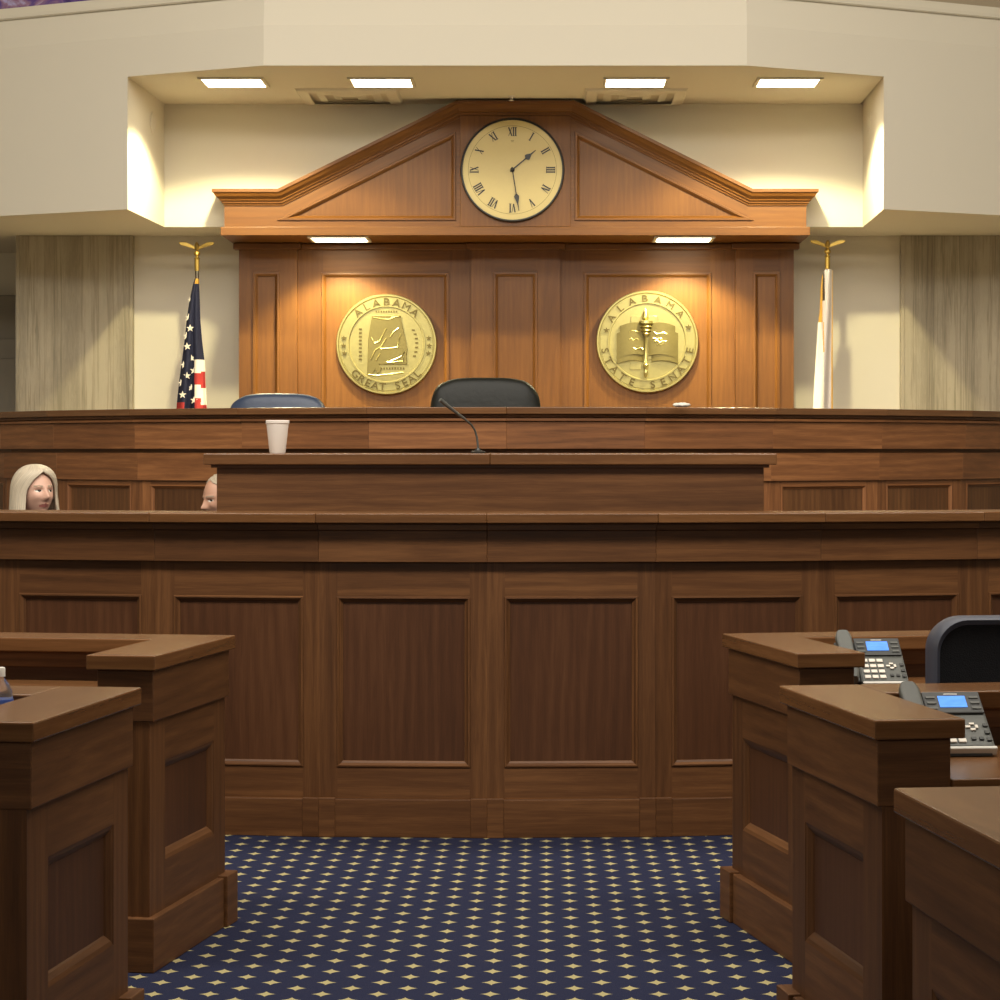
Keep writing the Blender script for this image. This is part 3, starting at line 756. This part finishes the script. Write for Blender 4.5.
# ------------------------------------------------------------------ desk phones
def phone(label, loc, rz, tilt=42):
    r = empty('desk_phone', loc, rz); tag(r, label, 'phone', 'desk phones')
    T = Matrix.Translation((0, 0, .022)) @ Matrix.Rotation(math.radians(tilt), 4, 'X')
    def b(name, mat, *a, bev=.003, par=r):
        m = MB(); m.box(*a, 'x', T); return m.build(name, mat, par, bevel=bev)
    Wd, H = .142, .195
    body = b('phone_body', M['plastic_grey'], -Wd / 2, Wd / 2, 0, H * .98, -.026, 0, bev=.008)
    b('front_edge', M['silver'], -Wd / 2 + .004, Wd / 2 + .002, -.006, .004, -.020, .001)
    b('screen_bezel', M['plastic'], -.069, .067, H * .60, H * 1.0, 0.0005, .006)
    b('screen', M['screen'], -.034, .030, H * .70, H * .905, .0065, .008, bev=0)
    b('maker_mark', M['silver'], -.018, .014, H * .94, H * .955, .0062, .0068, bev=0)
    for sx in (-.052, .050):
        for k in range(3): b('soft_key', M['plastic_grey'], sx - .011, sx + .011, H * (.66 + .1 * k), H * (.66 + .1 * k) + .008, .006, .0085, bev=.001)
    for i in range(4):
        for j in range(3):
            x = -.049 + j * .0225; y = H * .075 + i * .0245
            b('number_key', M['key'], x - .009, x + .009, y, y + .014, .0005, .004, bev=.0015)
    for ang in range(4):
        ca, sa = math.cos(ang * PI / 2), math.sin(ang * PI / 2); x, y = .028 + ca * .010, H * .36 + sa * .010
        b('arrow_key', M['key'], x - (.006 if sa else .0035), x + (.006 if sa else .0035), y - (.0035 if sa else .006), y + (.0035 if sa else .006), .0005, .004, bev=.001)
    for k in range(3):
        b('function_key', M['plastic'], .053, .065, H * (.10 + .13 * k), H * (.10 + .13 * k) + .011, .0005, .004, bev=.001)
    for k in range(2):
        b('function_key', M['plastic'], .018 + .018 * k, .029 + .018 * k, H * .12, H * .12 + .010, .0005, .004, bev=.001)
    # handset: arched bar with ear and mouth pieces
    m = MB(); rows = []
    for i in range(15):
        u = i / 14; y = -.008 + u * .212; arch = .010 * math.sin(u * PI); e = 1 - abs(2 * u - 1) ** 8 * .35; thick = .017 + .014 * abs(2 * u - 1) ** 2
        cz = .014 + arch; w = .027 * e * (1 - .18 * math.sin(u * PI))
        rows.append([T @ Vector((-.101 + w * math.copysign(abs(math.cos(q)) ** .5, math.cos(q)), y, cz + thick * .55 * math.copysign(abs(math.sin(q)) ** .6, math.sin(q)))) for q in [2 * PI * k / 16 for k in range(16)]])
    bb = m.grid(rows, cu=True); m.cap([bb + k for k in range(16)]); m.cap([bb + 14 * 16 + k for k in range(16)][::-1])
    m.build('handset', M['plastic_grey'], r, smooth=True)
    b('cradle', M['plastic'], -.128, -Wd / 2, .006, H * .96, -.026, -.002, bev=.005)
    # stand: wedge from the back of the body to the desk
    m = MB(); yb, zb_ = H * .9 * math.cos(math.radians(tilt)), .022 + H * .9 * math.sin(math.radians(tilt)) - .03
    m.prism([(-.11, .0, 0), (.062, .0, 0), (.062, .0, .006), (-.11, .0, .006)], [(-.11, yb + .02, 0), (.062, yb + .02, 0), (.062, yb, zb_), (-.11, yb, zb_)])
    m.build('stand', M['plastic'], r, bevel=.002)
    m = MB(); pts = []
    for k in range(40):
        q = k / 39; pts.append((-.118 - .012 * math.sin(k * 1.7), -.012 - .03 * math.sin(q * PI), .008 + .004 * math.cos(k * 1.7)))
    m.tube(pts, .003, 6); m.build('cord', M['plastic'], r, smooth=True)
    return r
phone('grey desk phone with lit blue screen beside the desk nearest the front counter', (1.212, 7.30, .7505), math.radians(3), 35)
phone('nearer grey desk phone with lit blue screen in front of the mesh chair', (1.178, 5.70, .7505), math.radians(4), 33)

# ------------------------------------------------------------------ small things
cup = at(277, 454, 250); 
t = empty('foam_cup', (cup.x, 10.02, 1.437)); tag(t, 'white foam cup standing on the clerk desk', 'cup')
m = MB(); m.lathe([(.002, 0), (.030, 0), (.032, .004), (.0445, .118), (.0475, .120), (.0475, .130), (.0455, .132), (.0435, .128), (.0305, .008), (.002, .007)], 40); m.build('cup_body', M['foam'], t, smooth=True)
mp = at(478, 453, 248)
t = empty('gooseneck_microphone', (mp.x, 10.10, 1.437)); tag(t, 'thin gooseneck microphone rising from the clerk desk', 'microphone')
s_ = FPX / 10.05; P = lambda x, y, yy: Vector(((x - CX) / s_ + CAMX - mp.x, yy, CAMZ + (CY - y) / s_ - 1.437))
m = MB(); m.lathe([(.030, 0), (.030, .006), (.012, .012), (.009, .02), (.002, .02)], 20); m.build('mic_base', M['black'], t, smooth=True)
m = MB(); ctl = [Vector((0, 0, .01)), P(476.5, 437, 0), P(472, 427, -.02), P(465, 420, -.05)]
pts = [Vector((0, 0, .01)), P(477.5, 445, 0), P(476.5, 437, 0), P(474.5, 430, -.01), P(471, 424.5, -.03), P(464, 418.5, -.06)]
m.tube(pts, .0042, 8); m.build('gooseneck', M['plastic_grey'], t, smooth=True)
m = MB(); m.tube([P(464, 418.5, -.06), P(455, 411.5, -.09), P(448, 406, -.11), P(441, 400, -.13)], [.006, .006, .0075, .0085], 10); m.build('microphone_capsule', M['plastic_grey'], t, smooth=True)
bt = at(-1, 702, 432.5)
t = empty('water_bottle', (bt.x, 5.78, .7505)); tag(t, 'clear plastic water bottle with blue label on the front left desk', 'bottle')
m = MB(); m.lathe([(.002, .004), (.026, 0), (.031, .006), (.032, .03), (.030, .06), (.032, .07), (.032, .125), (.031, .138), (.022, .160), (.0125, .172), (.0125, .186), (.002, .186)], 32); m.build('bottle_body', M['bottle'], t, smooth=True)
m = MB(); m.lathe([(.0328, .062), (.0335, .064), (.0335, .122), (.0328, .124)], 32); m.build('bottle_label', M['bluelabel'], t, smooth=True)
m = MB(); m.lathe([(.0145, .176), (.0145, .194), (.013, .197), (.001, .197)], 24); m.build('bottle_cap', M['white'], t, smooth=True)
pp = at(680, 406, 177)
m = MB(); m.sup((0, 0, .012), (.048, .035, .013), .9, .8, 28, 14)
for v in m.v: v.z = max(0, v.z + .004 * noise.noise(v * 60)); v.x += .004 * noise.noise(v * 45 + Vector((3, 0, 0)))
o = m.build('paper_wad', M['white'], smooth=True); o.location = (pp.x, 13.94, 1.6892)
tag(o, 'crumpled white paper lying on the dais top below the right seal', 'paper')

# ------------------------------------------------------------------ chairs
def swivel_base(r, z, mat):
    m = MB(); m.lathe([(.03, .10), (.03, .2), (.02, .2), (.02, z), (.05, z)], 16); m.build('gas_post', mat, r, smooth=True)
    for k in range(5):
        a = 2 * PI * k / 5 + .3; d = Vector((math.cos(a), math.sin(a), 0))
        m = MB(); m.tube([d * .02 + Vector((0, 0, .13)), d * .16 + Vector((0, 0, .11)), d * .29 + Vector((0, 0, .08))], [.028, .022, .016], 8); lg = m.build('leg', mat, r, smooth=True)
        m = MB(); Mx = Matrix.Translation(d * .29 + Vector((0, 0, .03))) @ Matrix.Rotation(a, 4, 'Z') @ Matrix.Rotation(PI / 2, 4, 'X')
        m.lathe([(.01, -.02), (.03, -.018), (.03, .018), (.01, .02)], 16, Mx); m.lathe([(.008, .02), (.008, .06)], 8, Matrix.Translation(d * .29)); m.build('caster', M['plastic'], lg, smooth=True)
def exec_chair(label, loc, rz, mat, w, top, group=None, low=False):
    r = empty('executive_chair', loc, rz); tag(r, label, 'chair', group)
    m = MB(); m.sup((0, 0, .45), (.27, .26, .065), .45, .45); m.build('seat', mat, r, smooth=True)
    m = MB(); h = (top - .50) / 2
    Mx = Matrix.Translation((0, .27, .50 + h)) @ Matrix.Rotation(math.radians(-6), 4, 'X')
    m.sup((0, 0, 0), (w / 2, .075, h), .36, .5, 64, 40, Mx)
    for v in m.v:                                           # crown the top edge and crease the corners
        q = Mx.inverted() @ v
        if q.z > h * .5:
            v.z += -.030 * (abs(q.x) / (w / 2)) ** 3 + .006 * math.sin(q.x * 60) * (abs(q.x) / (w / 2)) ** 4
    m.build('backrest', mat, r, smooth=True)
    for sx in ((-1, 1) if not low else ()):
        m = MB(); m.tube([(sx * .25, .12, .44), (sx * .31, .10, .50), (sx * .31, .06, .64), (sx * .31, -.10, .66), (sx * .31, -.20, .64)], [.016, .018, .022, .028, .018], 10); m.build('armrest', M['plastic'], r, smooth=True)
    m = MB(); m.box(-.1, .1, -.1, .33, .375, .392); m.build('tilt_plate', M['plastic'], r)
    m = MB(); m.box(-.04, .04, .33, .36, .38, .7); m.build('back_bracket', M['plastic'], r, bevel=.006)
    swivel_base(r, .375, M['plastic']); return r
exec_chair('black leather executive chair behind the dais centre', (at(487, 400, 166).x, 15.0, .6), math.radians(3), M['leather_black'], .685, 1.292)
exec_chair('slate blue leather chair behind the dais, below the left seal', (at(269, 400, 166).x, 15.0, .6), math.radians(-6), M['leather_blue'], .63, 1.195)
# mesh-back chair between the right-hand desks
r = empty('mesh_chair', (1.446, 6.66, 0), math.radians(9)); tag(r, 'office chair with black mesh back and grey-blue rim at right edge', 'chair')
def rrect(w, h, rad, n=10):
    pts = []
    for cx, cz, a0 in ((w - rad, h - rad, 0), (-w + rad, h - rad, PI / 2), (-w + rad, -h + rad, PI), (w - rad, -h + rad, 1.5 * PI)):
        for k in range(n + 1):
            q = a0 + PI / 2 * k / n; pts.append((cx + rad * math.cos(q), cz + rad * math.sin(q)))
    return pts
BW, BH, BZ = .272, .27, .752
m = MB(); o_ = rrect(BW, BH, .085); i_ = rrect(BW - .016, BH - .024, .072)
sect = [(0, .0), (0, .06), (.3, .075), (.8, .072), (1, .055), (1, .0), (.75, -.02), (.2, -.02)]
rows = []
for (ox, oz), (ix, iz) in zip(o_, i_):
    bow = lambda x: .10 * x * x
    rows.append([(ox + (ix - ox) * f_, -.22 + .05 - y_ + bow(ox), BZ + oz + (iz - oz) * f_) for f_, y_ in sect])
m.grid(rows, cu=True, cv=True); m.build('back_rim', M['chairrim'], r, smooth=True)
m = MB(); q = rrect(BW - .013, BH - .020, .074)
m.prism([(x, -.236 + .10 * x * x, BZ + z) for x, z in q], [(x, -.215 + .10 * x * x, BZ + z) for x, z in q]); m.build('mesh_back', M['mesh'], r)
m = MB(); m.sup((0, .06, .46), (.25, .25, .05), .45, .45); m.build('seat', M['mesh'], r, smooth=True)
for sx in (-1, 1):
    m = MB(); m.tube([(sx * .22, -.05, .42), (sx * .29, -.05, .46), (sx * .29, -.05, .63)], .016, 8); m.box(sx * .29 - .035, sx * .29 + .035, -.12, .12, .628, .655); m.build('armrest', M['plastic'], r, smooth=True)
m = MB(); m.box(-.09, .09, -.2, .1, .385, .41); m.box(-.035, .035, -.23, -.2, .385, .60); m.build('back_bracket', M['plastic'], r, bevel=.005)
swivel_base(r, .385, M['plastic'])

# ------------------------------------------------------------------ flags
def finial_and_pole(r, ztop):
    m = MB(); m.lathe([(.16, .0), (.16, .015), (.05, .04), (.03, .06), (.002, .06)], 28); m.build('stand_base', M['gold'], r, smooth=True)
    m = MB(); m.lathe([(.0145, .04), (.0145, ztop - .20), (.012, ztop - .195)], 14); m.build('flag_pole', M['pole'], r, smooth=True)
    m = MB(); m.lathe([(.018, ztop - .205), (.018, ztop - .12), (.024, ztop - .115), (.013, ztop - .105), (.012, ztop - .098), (.024, ztop - .085), (.024, ztop - .07), (.014, ztop - .058), (.002, ztop - .055)], 18); m.build('ferrule', M['gold'], r, smooth=True)
    e = MB(); e.tube([(0, 0, ztop - .062), (0, 0, ztop - .045), (0, -.008, ztop - .02), (0, -.022, ztop - .004), (0, -.036, ztop - .008)], [.010, .020, .018, .011, .003], 10); eg = e.build('eagle', M['gold'], r, smooth=True)
    for sx in (-1, 1):
        w = MB(); up = [(0.008, -.03), (.04, -.012), (.085, .006), (.132, .004)]; lo = [(0.008, -.052), (.035, -.04), (.08, -.026), (.12, -.016)]
        q = [(sx * x, z + ztop) for x, z in up + lo[::-1]]
        w.prism([(x, -.006 - abs(x) * .12, z) for x, z in q], [(x, .006 - abs(x) * .12, z) for x, z in q]); w.build('wing', M['gold'], eg, bevel=.002)
def cloth(rows_px, s, origin, folds, amp, colour, mats, name, parent, nu=72, sub=12):
    R_ = []
    for (y0, a0, b0), (y1, a1, b1) in zip(rows_px, rows_px[1:]):
        for k in range(sub): u = k / sub; R_.append((y0 + (y1 - y0) * u, a0 + (a1 - a0) * u, b0 + (b1 - b0) * u))
    R_.append(rows_px[-1]); m = MB(); grid = []
    def pos(px, py, xl, xr):
        u = (px - xl) / (xr - xl); w = (xr - xl) / 30
        p = at(px, py, s); return Vector((p.x, FPX / s - .02 - amp * w * (math.sin(folds * u * 2 * PI + py * .012) * .5 + .5) - .02 * math.sin(u * PI), p.z)) - origin
    for y, a, b in R_: grid.append([pos(a + (b - a) * j / nu, y, a, b) for j in range(nu + 1)])
    m.grid(grid, mif=lambda i, j: colour((j + .5) / nu, R_[i][0], R_[i][1] + (R_[i][2] - R_[i][1]) * (j + .5) / nu))
    o = m.build(name, mats, parent, smooth=True); sd = o.modifiers.new('thickness', 'SOLIDIFY'); sd.thickness = .006; sd.offset = 1
    def look(px, py):
        for (y0, a0, b0), (y1, a1, b1) in zip(rows_px, rows_px[1:]):
            if y0 <= py <= y1:
                u = (py - y0) / (y1 - y0); return pos(px, py, a0 + (a1 - a0) * u, b0 + (b1 - b0) * u)
    return o, look
SF = 136.0
o0 = Vector((at(197, 300, SF).x, FPX / SF + .0, .6))
r = empty('flag_on_stand', o0); tag(r, 'star-spangled red, white and blue flag on eagle-topped pole at left', 'flag', 'flags beside the panelled wall')
finial_and_pole(r, at(0, 243, SF).z - .6)
def us(u, y, x):
    if y < 284: return 3 if u > .35 else 0
    if x > 196.2 + (y - 360) * .01 and y > 359:
        k = int((y - 361) / 12) if x < 201.2 else int((y - 355) / 16)
        return 2 if k % 2 == 0 else 1
    if y > 401 and x < 185.5 - (y - 401) * .0: return 1
    if y > 425: return 1 if int(x / 4) % 2 else 2
    return 0
fl, look = cloth([(279, 195.8, 198.8), (286, 193.3, 199), (300, 190, 199.8), (320, 187, 200.8), (340, 185, 202.5), (360, 182.5, 205), (380, 180, 206), (400, 178, 207), (430, 176, 209), (520, 174, 211)], SF, o0, 2.2, .045, us,
                 [M['navy'], M['red'], M['wcloth'], M['fringe']], 'flag_cloth', r)
for px, py in ((189.7, 317.7), (191.4, 328.7), (188.6, 346.8), (192.7, 358.5), (185, 365), (188.5, 376), (195, 371), (192.2, 388), (182.3, 383), (184.2, 395), (195.6, 400.5), (190.8, 300), (187.4, 336)):
    p = look(px, py)
    if p is None: continue
    rr = .029 if py > 310 else .018
    q = star_pts(rr, p.x, p.z, random.uniform(-.2, .2), .40)
    m = MB(); m.prism([(x, p.y + .004, z) for x, z in q], [(x, p.y - .012, z) for x, z in q]); m.build('star', M['wcloth'], r)
o0 = Vector((at(827.5, 300, SF).x, FPX / SF, .6))
r = empty('flag_on_stand', o0); tag(r, 'white flag with gold fringe on eagle-topped pole at right', 'flag', 'flags beside the panelled wall')
finial_and_pole(r, at(0, 241, SF).z - .6)
def stf(u, y, x):
    if x > 830.9: return 2
    if y < 322: return 2 if x < 822.5 else (3 if (x < 824.6 and y < 300) else 1)
    if x < 822.6 + max(0, (352 - y)) * -.05: return 0
    if 822.6 <= x < 823.4 and y < 352: return 2
    return 1
cloth([(270, 824, 831.5), (276, 821.5, 831.8), (292, 820, 832), (310, 819.5, 832.3), (325, 817.5, 832.3), (350, 816, 832.2), (380, 814.3, 832.2), (410, 813, 832.2), (520, 811, 833)], SF, o0, 1.3, .05, stf, [M['wcloth'], M['lcloth'], M['fringe'], M['pole']], 'flag_cloth', r)

# ------------------------------------------------------------------ people
def head_mesh(m, Mx, female):
    """ellipsoid head shaped with brow, sockets, nose, lips, chin, ears; face towards -y"""
    G_ = lambda x, z, x0, z0, sx, sz: math.exp(-((x - x0) / sx) ** 2 - ((z - z0) / sz) ** 2)
    rows = []; nu, nv = 96, 72
    for i in range(nv + 1):
        v = -PI / 2 + PI * i / nv; row = []
        for k in range(nu):
            u = 2 * PI * k / nu; n = Vector((math.cos(v) * math.cos(u), math.cos(v) * math.sin(u), math.sin(v)))
            p = Vector((n.x * .075, n.y * .097, n.z * .115))
            if p.z < 0:
                q = -n.z; p.x *= 1 - .26 * q ** 1.6; p.y = p.y * (1 - .18 * q) - .012 * q
            if n.y < 0:
                f_ = min(1, -n.y * 1.6); x, z = p.x, p.z; d = 0
                d += .030 * G_(x, z, 0, -.030, .013, .016) + .016 * G_(x, z, 0, -.010, .009, .022)      # nose
                d += .006 * G_(abs(x), z, .011, -.034, .007, .008)                                        # nostril wings
                d -= .011 * G_(abs(x), z, .031, .004, .017, .011)                                         # sockets
                d += .005 * G_(abs(x), z, .031, .003, .010, .007)                                         # eyeball and lid
                d += .006 * G_(abs(x), z, .030, .022, .024, .008)                                         # brow
                d += .007 * G_(abs(x), z, .042, -.028, .018, .018)                                        # cheek
                d += .009 * G_(x, z, 0, -.060, .021, .0055) + .008 * G_(x, z, 0, -.071, .018, .0055) - .004 * G_(x, z, 0, -.0655, .022, .003)
                d += .012 * G_(x, z, 0, -.098, .020, .013)                                                # chin
                p.y -= d * f_
            row.append(Mx @ p)
        rows.append(row)
    m.grid(rows, cu=True)
    for sx in (-1, 1):
        m.sup((sx * .078, .012, -.012), (.010, .018, .031), 1, 1, 16, 12, Mx)
def skin_body(verts, edges, radii, name):
    me = bpy.data.meshes.new(name); me.from_pydata(verts, edges, []); o = bpy.data.objects.new(name, me); C.objects.link(o)
    sk = o.modifiers.new('skin', 'SKIN'); ly = me.skin_vertices[0] if me.skin_vertices else None
    if ly is None:
        bm = bmesh.new(); bm.from_mesh(me); bm.verts.layers.skin.verify(); bm.to_mesh(me); bm.free(); ly = me.skin_vertices[0]
    for i, rd in enumerate(radii):
        ly.data[i].radius = rd if isinstance(rd, tuple) else (rd, rd); ly.data[i].use_root = (i == 0)
    ss = o.modifiers.new('sub', 'SUBSURF'); ss.levels = 2; ss.render_levels = 2
    e = o.evaluated_get(bpy.context.evaluated_depsgraph_get()); m2 = e.to_mesh()
    vs = [v.co.copy() for v in m2.vertices]; fs = [tuple(p.vertices) for p in m2.polygons]; e.to_mesh_clear()
    bpy.data.objects.remove(o); return vs, fs
def person(label, loc, head_local, yaw, pitch, female, skin, hairmat_, coat, pants):
    """seated figure; loc on the floor under the pelvis, face direction yaw (0 = towards the viewer)"""
    r = empty('person', loc, 0); tag(r, label, 'person')
    hc = Vector(head_local)
    B = Matrix.Rotation(yaw * .55, 4, 'Z')                   # the body turns part of the way
    k = .92 if female else 1.0; sh = .175 * k
    pts, ed, rd = [], [], []
    def add(p, r_, par=None):
        pts.append(tuple(B @ Vector(p))); rd.append(r_)
        if par is not None: ed.append((par, len(pts) - 1))
        return len(pts) - 1
    nb = B.inverted() @ (hc + Vector((0, .03, -.10)))
    pel = add((0, .02, .50), (.15 * k, .12)); wa = add((0, .03, .68), (.125 * k, .10), pel); ch = add((0, .03, .88), (.15 * k, .115), wa)
    ub = add((0, .035, .99), (.12 * k, .085), ch); nk = add((nb.x * .5, .045, 1.07), .055, ub); nt = add(tuple(nb), .05, nk)
    for sx in (-1, 1):
        s1 = add((sx * sh, .03, .985), .062 * k, ub); el = add((sx * (sh + .07), -.04, .74), .045 * k, s1); wr = add((sx * .15, -.27, .735), .030 * k, el)
        pl_ = add((sx * .13, -.345, .735), (.036 * k, .018), wr)
        for f_, (dx, ln) in enumerate(((-.026, .068), (-.009, .078), (.009, .073), (.025, .057))):
            b1 = add((sx * .125 + dx, -.385, .737), .0095, pl_); b2 = add((sx * .122 + dx * 1.1, -.385 - ln * .55, .735), .0088, b1); add((sx * .12 + dx * 1.1, -.385 - ln, .722), .0075, b2)
        t1 = add((sx * .13 - sx * .035, -.34, .732), .010, wr); add((sx * .13 - sx * .060, -.375, .725), .0085, t1)
        hp = add((sx * .095, -.02, .50), .088 * k, pel); kn = add((sx * .11, -.43, .50), .060 * k, hp); an = add((sx * .11, -.42, .10), .040 * k, kn); add((sx * .115, -.56, .035), (.042, .032), an)
    vs, fs = skin_body(pts, ed, rd, 'body_tmp')
    m = MB(); m.v += vs
    for fc in fs: m.f.append(fc); m.uv.append([(0, 0)] * len(fc)); m.mi.append(0)
    H = Matrix.Translation(hc) @ Matrix.Rotation(yaw, 4, 'Z') @ Matrix.Rotation(pitch, 4, 'X') @ Matrix.Scale(1.06 if female else 1.02, 4)
    head_mesh(m, H, female)
    o = m.build('body', [skin, M['lips'], M['eye'], M['brow'], M['wcloth']], r)
    rm = o.modifiers.new('remesh', 'REMESH'); rm.mode = 'VOXEL'; rm.voxel_size = .0042
    sm_ = o.modifiers.new('smooth', 'SMOOTH'); sm_.iterations = 1; sm_.factor = .4
    e = o.evaluated_get(bpy.context.evaluated_depsgraph_get()); nm = bpy.data.meshes.new_from_object(e)
    o.modifiers.clear(); old = o.data; o.data = nm; bpy.data.meshes.remove(old); nm.name = 'body'
    bm = bmesh.new(); bm.from_mesh(nm); bm.verts.ensure_lookup_table(); seen = set(); best = []
    for v0 in bm.verts:
        if v0 in seen: continue
        st = [v0]; isl = []; seen.add(v0)
        while st:
            v_ = st.pop(); isl.append(v_)
            for e_ in v_.link_edges:
                u_ = e_.other_vert(v_)
                if u_ not in seen: seen.add(u_); st.append(u_)
        if len(isl) > len(best): best = isl
    keepv = set(best); bmesh.ops.delete(bm, geom=[v_ for v_ in bm.verts if v_ not in keepv], context='VERTS')
    bm.to_mesh(nm); bm.free()
    nm.materials.clear()
    for q in (skin, M['lips'], M['eye'], M['brow'], M['wcloth']): nm.materials.append(q)
    Hi = H.inverted()
    for p in nm.polygons:
        q = Hi @ p.center; mi = 0
        if q.y < -.05 and abs(q.z) < .12:
            ax = abs(q.x)
            ez = (q.z - .004) / .0062; ex = (ax - .031) / .0145
            if ex * ex + ez * ez < 1: mi = 2 if (ax - .031 + (-.004 if q.x > 0 else .004)) ** 2 + (q.z - .004) ** 2 < .0068 ** 2 or ez > .45 else 4
            elif abs(q.z - .0235 - .003 * (1 - ((ax - .032) / .02) ** 2)) < .0038 and .012 < ax < .050: mi = 3
            elif ax < .024 and -.0755 + ax * .15 < q.z < -.0565 - ax * .2: mi = 1
        p.material_index = mi; p.use_smooth = True
    # jacket: an offset skin over trunk and arms
    P2, E2, R2_ = [], [], []
    keep = {}
    for i, p in enumerate(pts):
        if p[2] > .47 and i <= 4 or False: keep[i] = 1
    cp, ce, cr = [], [], []
    def add2(p, r_, par=None):
        cp.append(tuple(B @ Vector(p))); cr.append(r_)
        if par is not None: ce.append((par, len(cp) - 1))
        return len(cp) - 1
    a0 = add2((0, .02, .60), (.155 * k, .125)); a1 = add2((0, .03, .68), (.145 * k, .12), a0); a2_ = add2((0, .03, .88), (.167 * k, .132), a1); a3 = add2((0, .035, 1.0), (.13 * k, .10), a2_); add2((0, .045, 1.05), .066, a3)
    for sx in (-1, 1):
        b0 = add2((sx * sh, .03, .99), .076 * k, a3); b1 = add2((sx * (sh + .07), -.04, .74), .058 * k, b0); add2((sx * .155, -.25, .735), .044 * k, b1)
    vs, fs = skin_body(cp, ce, cr, 'coat_tmp'); m = MB(); m.v += vs
    for fc in fs: m.f.append(fc); m.uv.append([(0, 0)] * len(fc)); m.mi.append(0)
    m.build('jacket', coat, r, smooth=True)
    cp, ce, cr = [], [], []
    a0 = add2((0, .02, .50), (.16 * k, .13))
    for sx in (-1, 1):
        b0 = add2((sx * .095, -.02, .50), .098 * k, a0); b1 = add2((sx * .11, -.43, .50), .071 * k, b0); add2((sx * .11, -.42, .12), .056 * k, b1)
    vs, fs = skin_body(cp, ce, cr, 'legs_tmp'); m = MB(); m.v += vs
    for fc in fs: m.f.append(fc); m.uv.append([(0, 0)] * len(fc)); m.mi.append(0)
    m.build('trousers', pants, r, smooth=True)
    # hair: a shell around the skull, open at the face
    m = MB(); rows = []; nt_ = 110; rng = random.Random(3)
    if female: zs = [.134, .131, .124, .112, .096, .078, .058, .036, .012, -.014, -.042, -.072, -.104, -.132]
    else: zs = [.1225, .120, .114, .104, .090, .074, .056, .038, .020, .002, -.018, -.038, -.052]
    for z in zs:
        if female:
            if z > 0: q = math.sqrt(max(0, 1 - (z / .1345) ** 2)); a_, b_ = .116 * q ** .8, .126 * q ** .85
            else: q = -z / .13; a_, b_ = .116 + .016 * q, .126 - .004 * q
            op = 0 if z > .085 else math.radians(56 * min(1, (.085 - z) / .085) ** .5)
            op_r = op * 1.08; op_l = op * .98
        else:
            q = math.sqrt(max(0, 1 - (min(abs(z), .12) / .123) ** 2)) if z > 0 else 1; a_, b_ = .083 * q ** .9 * (1 if z > 0 else 1 + z * 2), .104 * q ** .9
            op = math.radians(8) if z > .10 else (math.radians(34) if z > .085 else (math.radians(58) if z > .045 else math.radians(80 if z > 0 else 104))); op_l = op_r = op
        row = []
        for j in range(nt_ + 1):
            u = j / nt_; th_ = -PI / 2 + op_r + u * (2 * PI - op_r - op_l)   # from the face's one edge round the back
            w = 1 + .022 * noise.noise(Vector((th_ * 5, z * 8, 1.3))) + .010 * noise.noise(Vector((th_ * 22, z * 6, 4.1)))
            zz = z + (.010 * noise.noise(Vector((th_ * 9, 0, 7))) if z < -.1 else 0)
            if female: w *= 1 - .17 * math.exp(-min(u, 1 - u) * 9) * min(1, op * 1.6)
            row.append(H @ Vector((a_ * w * math.cos(th_), b_ * w * math.sin(th_) + (.006 if female else .008), zz)))
        rows.append(row)
    m.grid(rows)
    o = m.build('hair', hairmat_, r, smooth=True); sd = o.modifiers.new('thickness', 'SOLIDIFY'); sd.thickness = .012; sd.offset = -1
    return r
wp = at(38, 492, 200)
person('person with silver blonde bob looking right, seated behind the counter at left', (wp.x, 12.5, 0), (-.005, -.03, 1.238), math.radians(40), math.radians(-4), True, M['skin_w'], M['hair_w'], M['cloth_red'], M['cloth_dark'])
mp_ = at(222, 495, 190)
person('person with thin grey hair, mostly hidden behind the clerk desk', (mp_.x, 13.16, 0), (.0, -.03, 1.20), math.radians(-52), math.radians(12), False, M['skin_m'], M['hair_m'], M['cloth_dark'], M['cloth_dark'])
# the low seats they sit on
def stool(label, x, y):
    r = empty('low_stool', (x, y, 0)); tag(r, label, 'stool', 'low stools behind the counter')
    m = MB(); m.lathe([(.002, .285), (.17, .285), (.185, .30), (.185, .325), (.17, .34), (.002, .342)], 32); m.build('seat', M['leather_black'], r, smooth=True)
    swivel_base(r, .285, M['plastic'])
stool('low black stool under the person with the silver blonde bob', wp.x, 12.52); stool('low black stool under the person with thin grey hair', mp_.x, 13.18)

# ------------------------------------------------------------------ lights of the chamber, with an added rear fill
def area(name, loc, rot, sx, sy, e, col=(1, .93, .82)):
    L = bpy.data.lights.new(name, 'AREA'); L.shape = 'RECTANGLE'; L.size = sx; L.size_y = sy; L.energy = e; L.color = col
    o = bpy.data.objects.new(name, L); C.objects.link(o); o.location = loc; o.rotation_euler = rot
    return o
area('chamber_ceiling_light', (0, 6.0, 5.4), (math.radians(38), 0, 0), 11, .8, 490)
area('chamber_ceiling_light', (0, 10.3, 6.0), (math.radians(30), 0, 0), 10, 1.6, 430)
area('chamber_ceiling_light', (0, 4.6, 6.6), (math.radians(12), 0, 0), 8, 2.0, 110)
area('rear_fill_light', (0, -2.6, 3.4), (math.radians(76), 0, 0), 8, 1.6, 95)  # added fill behind the camera, lifts the faces turned towards it
w = bpy.data.worlds.new('world'); SC.world = w; w.use_nodes = True
w.node_tree.nodes['Background'].inputs[0].default_value = (1, .9, .75, 1); w.node_tree.nodes['Background'].inputs[1].default_value = .05
SC.view_settings.view_transform = 'Standard'; SC.view_settings.look = 'None'; SC.view_settings.gamma = 1; SC.view_settings.use_curve_mapping = False
SC.view_settings.exposure = 0.0
SC.cycles.use_denoising = True
SC.cycles.max_bounces = 8; SC.cycles.sample_clamp_indirect = 6
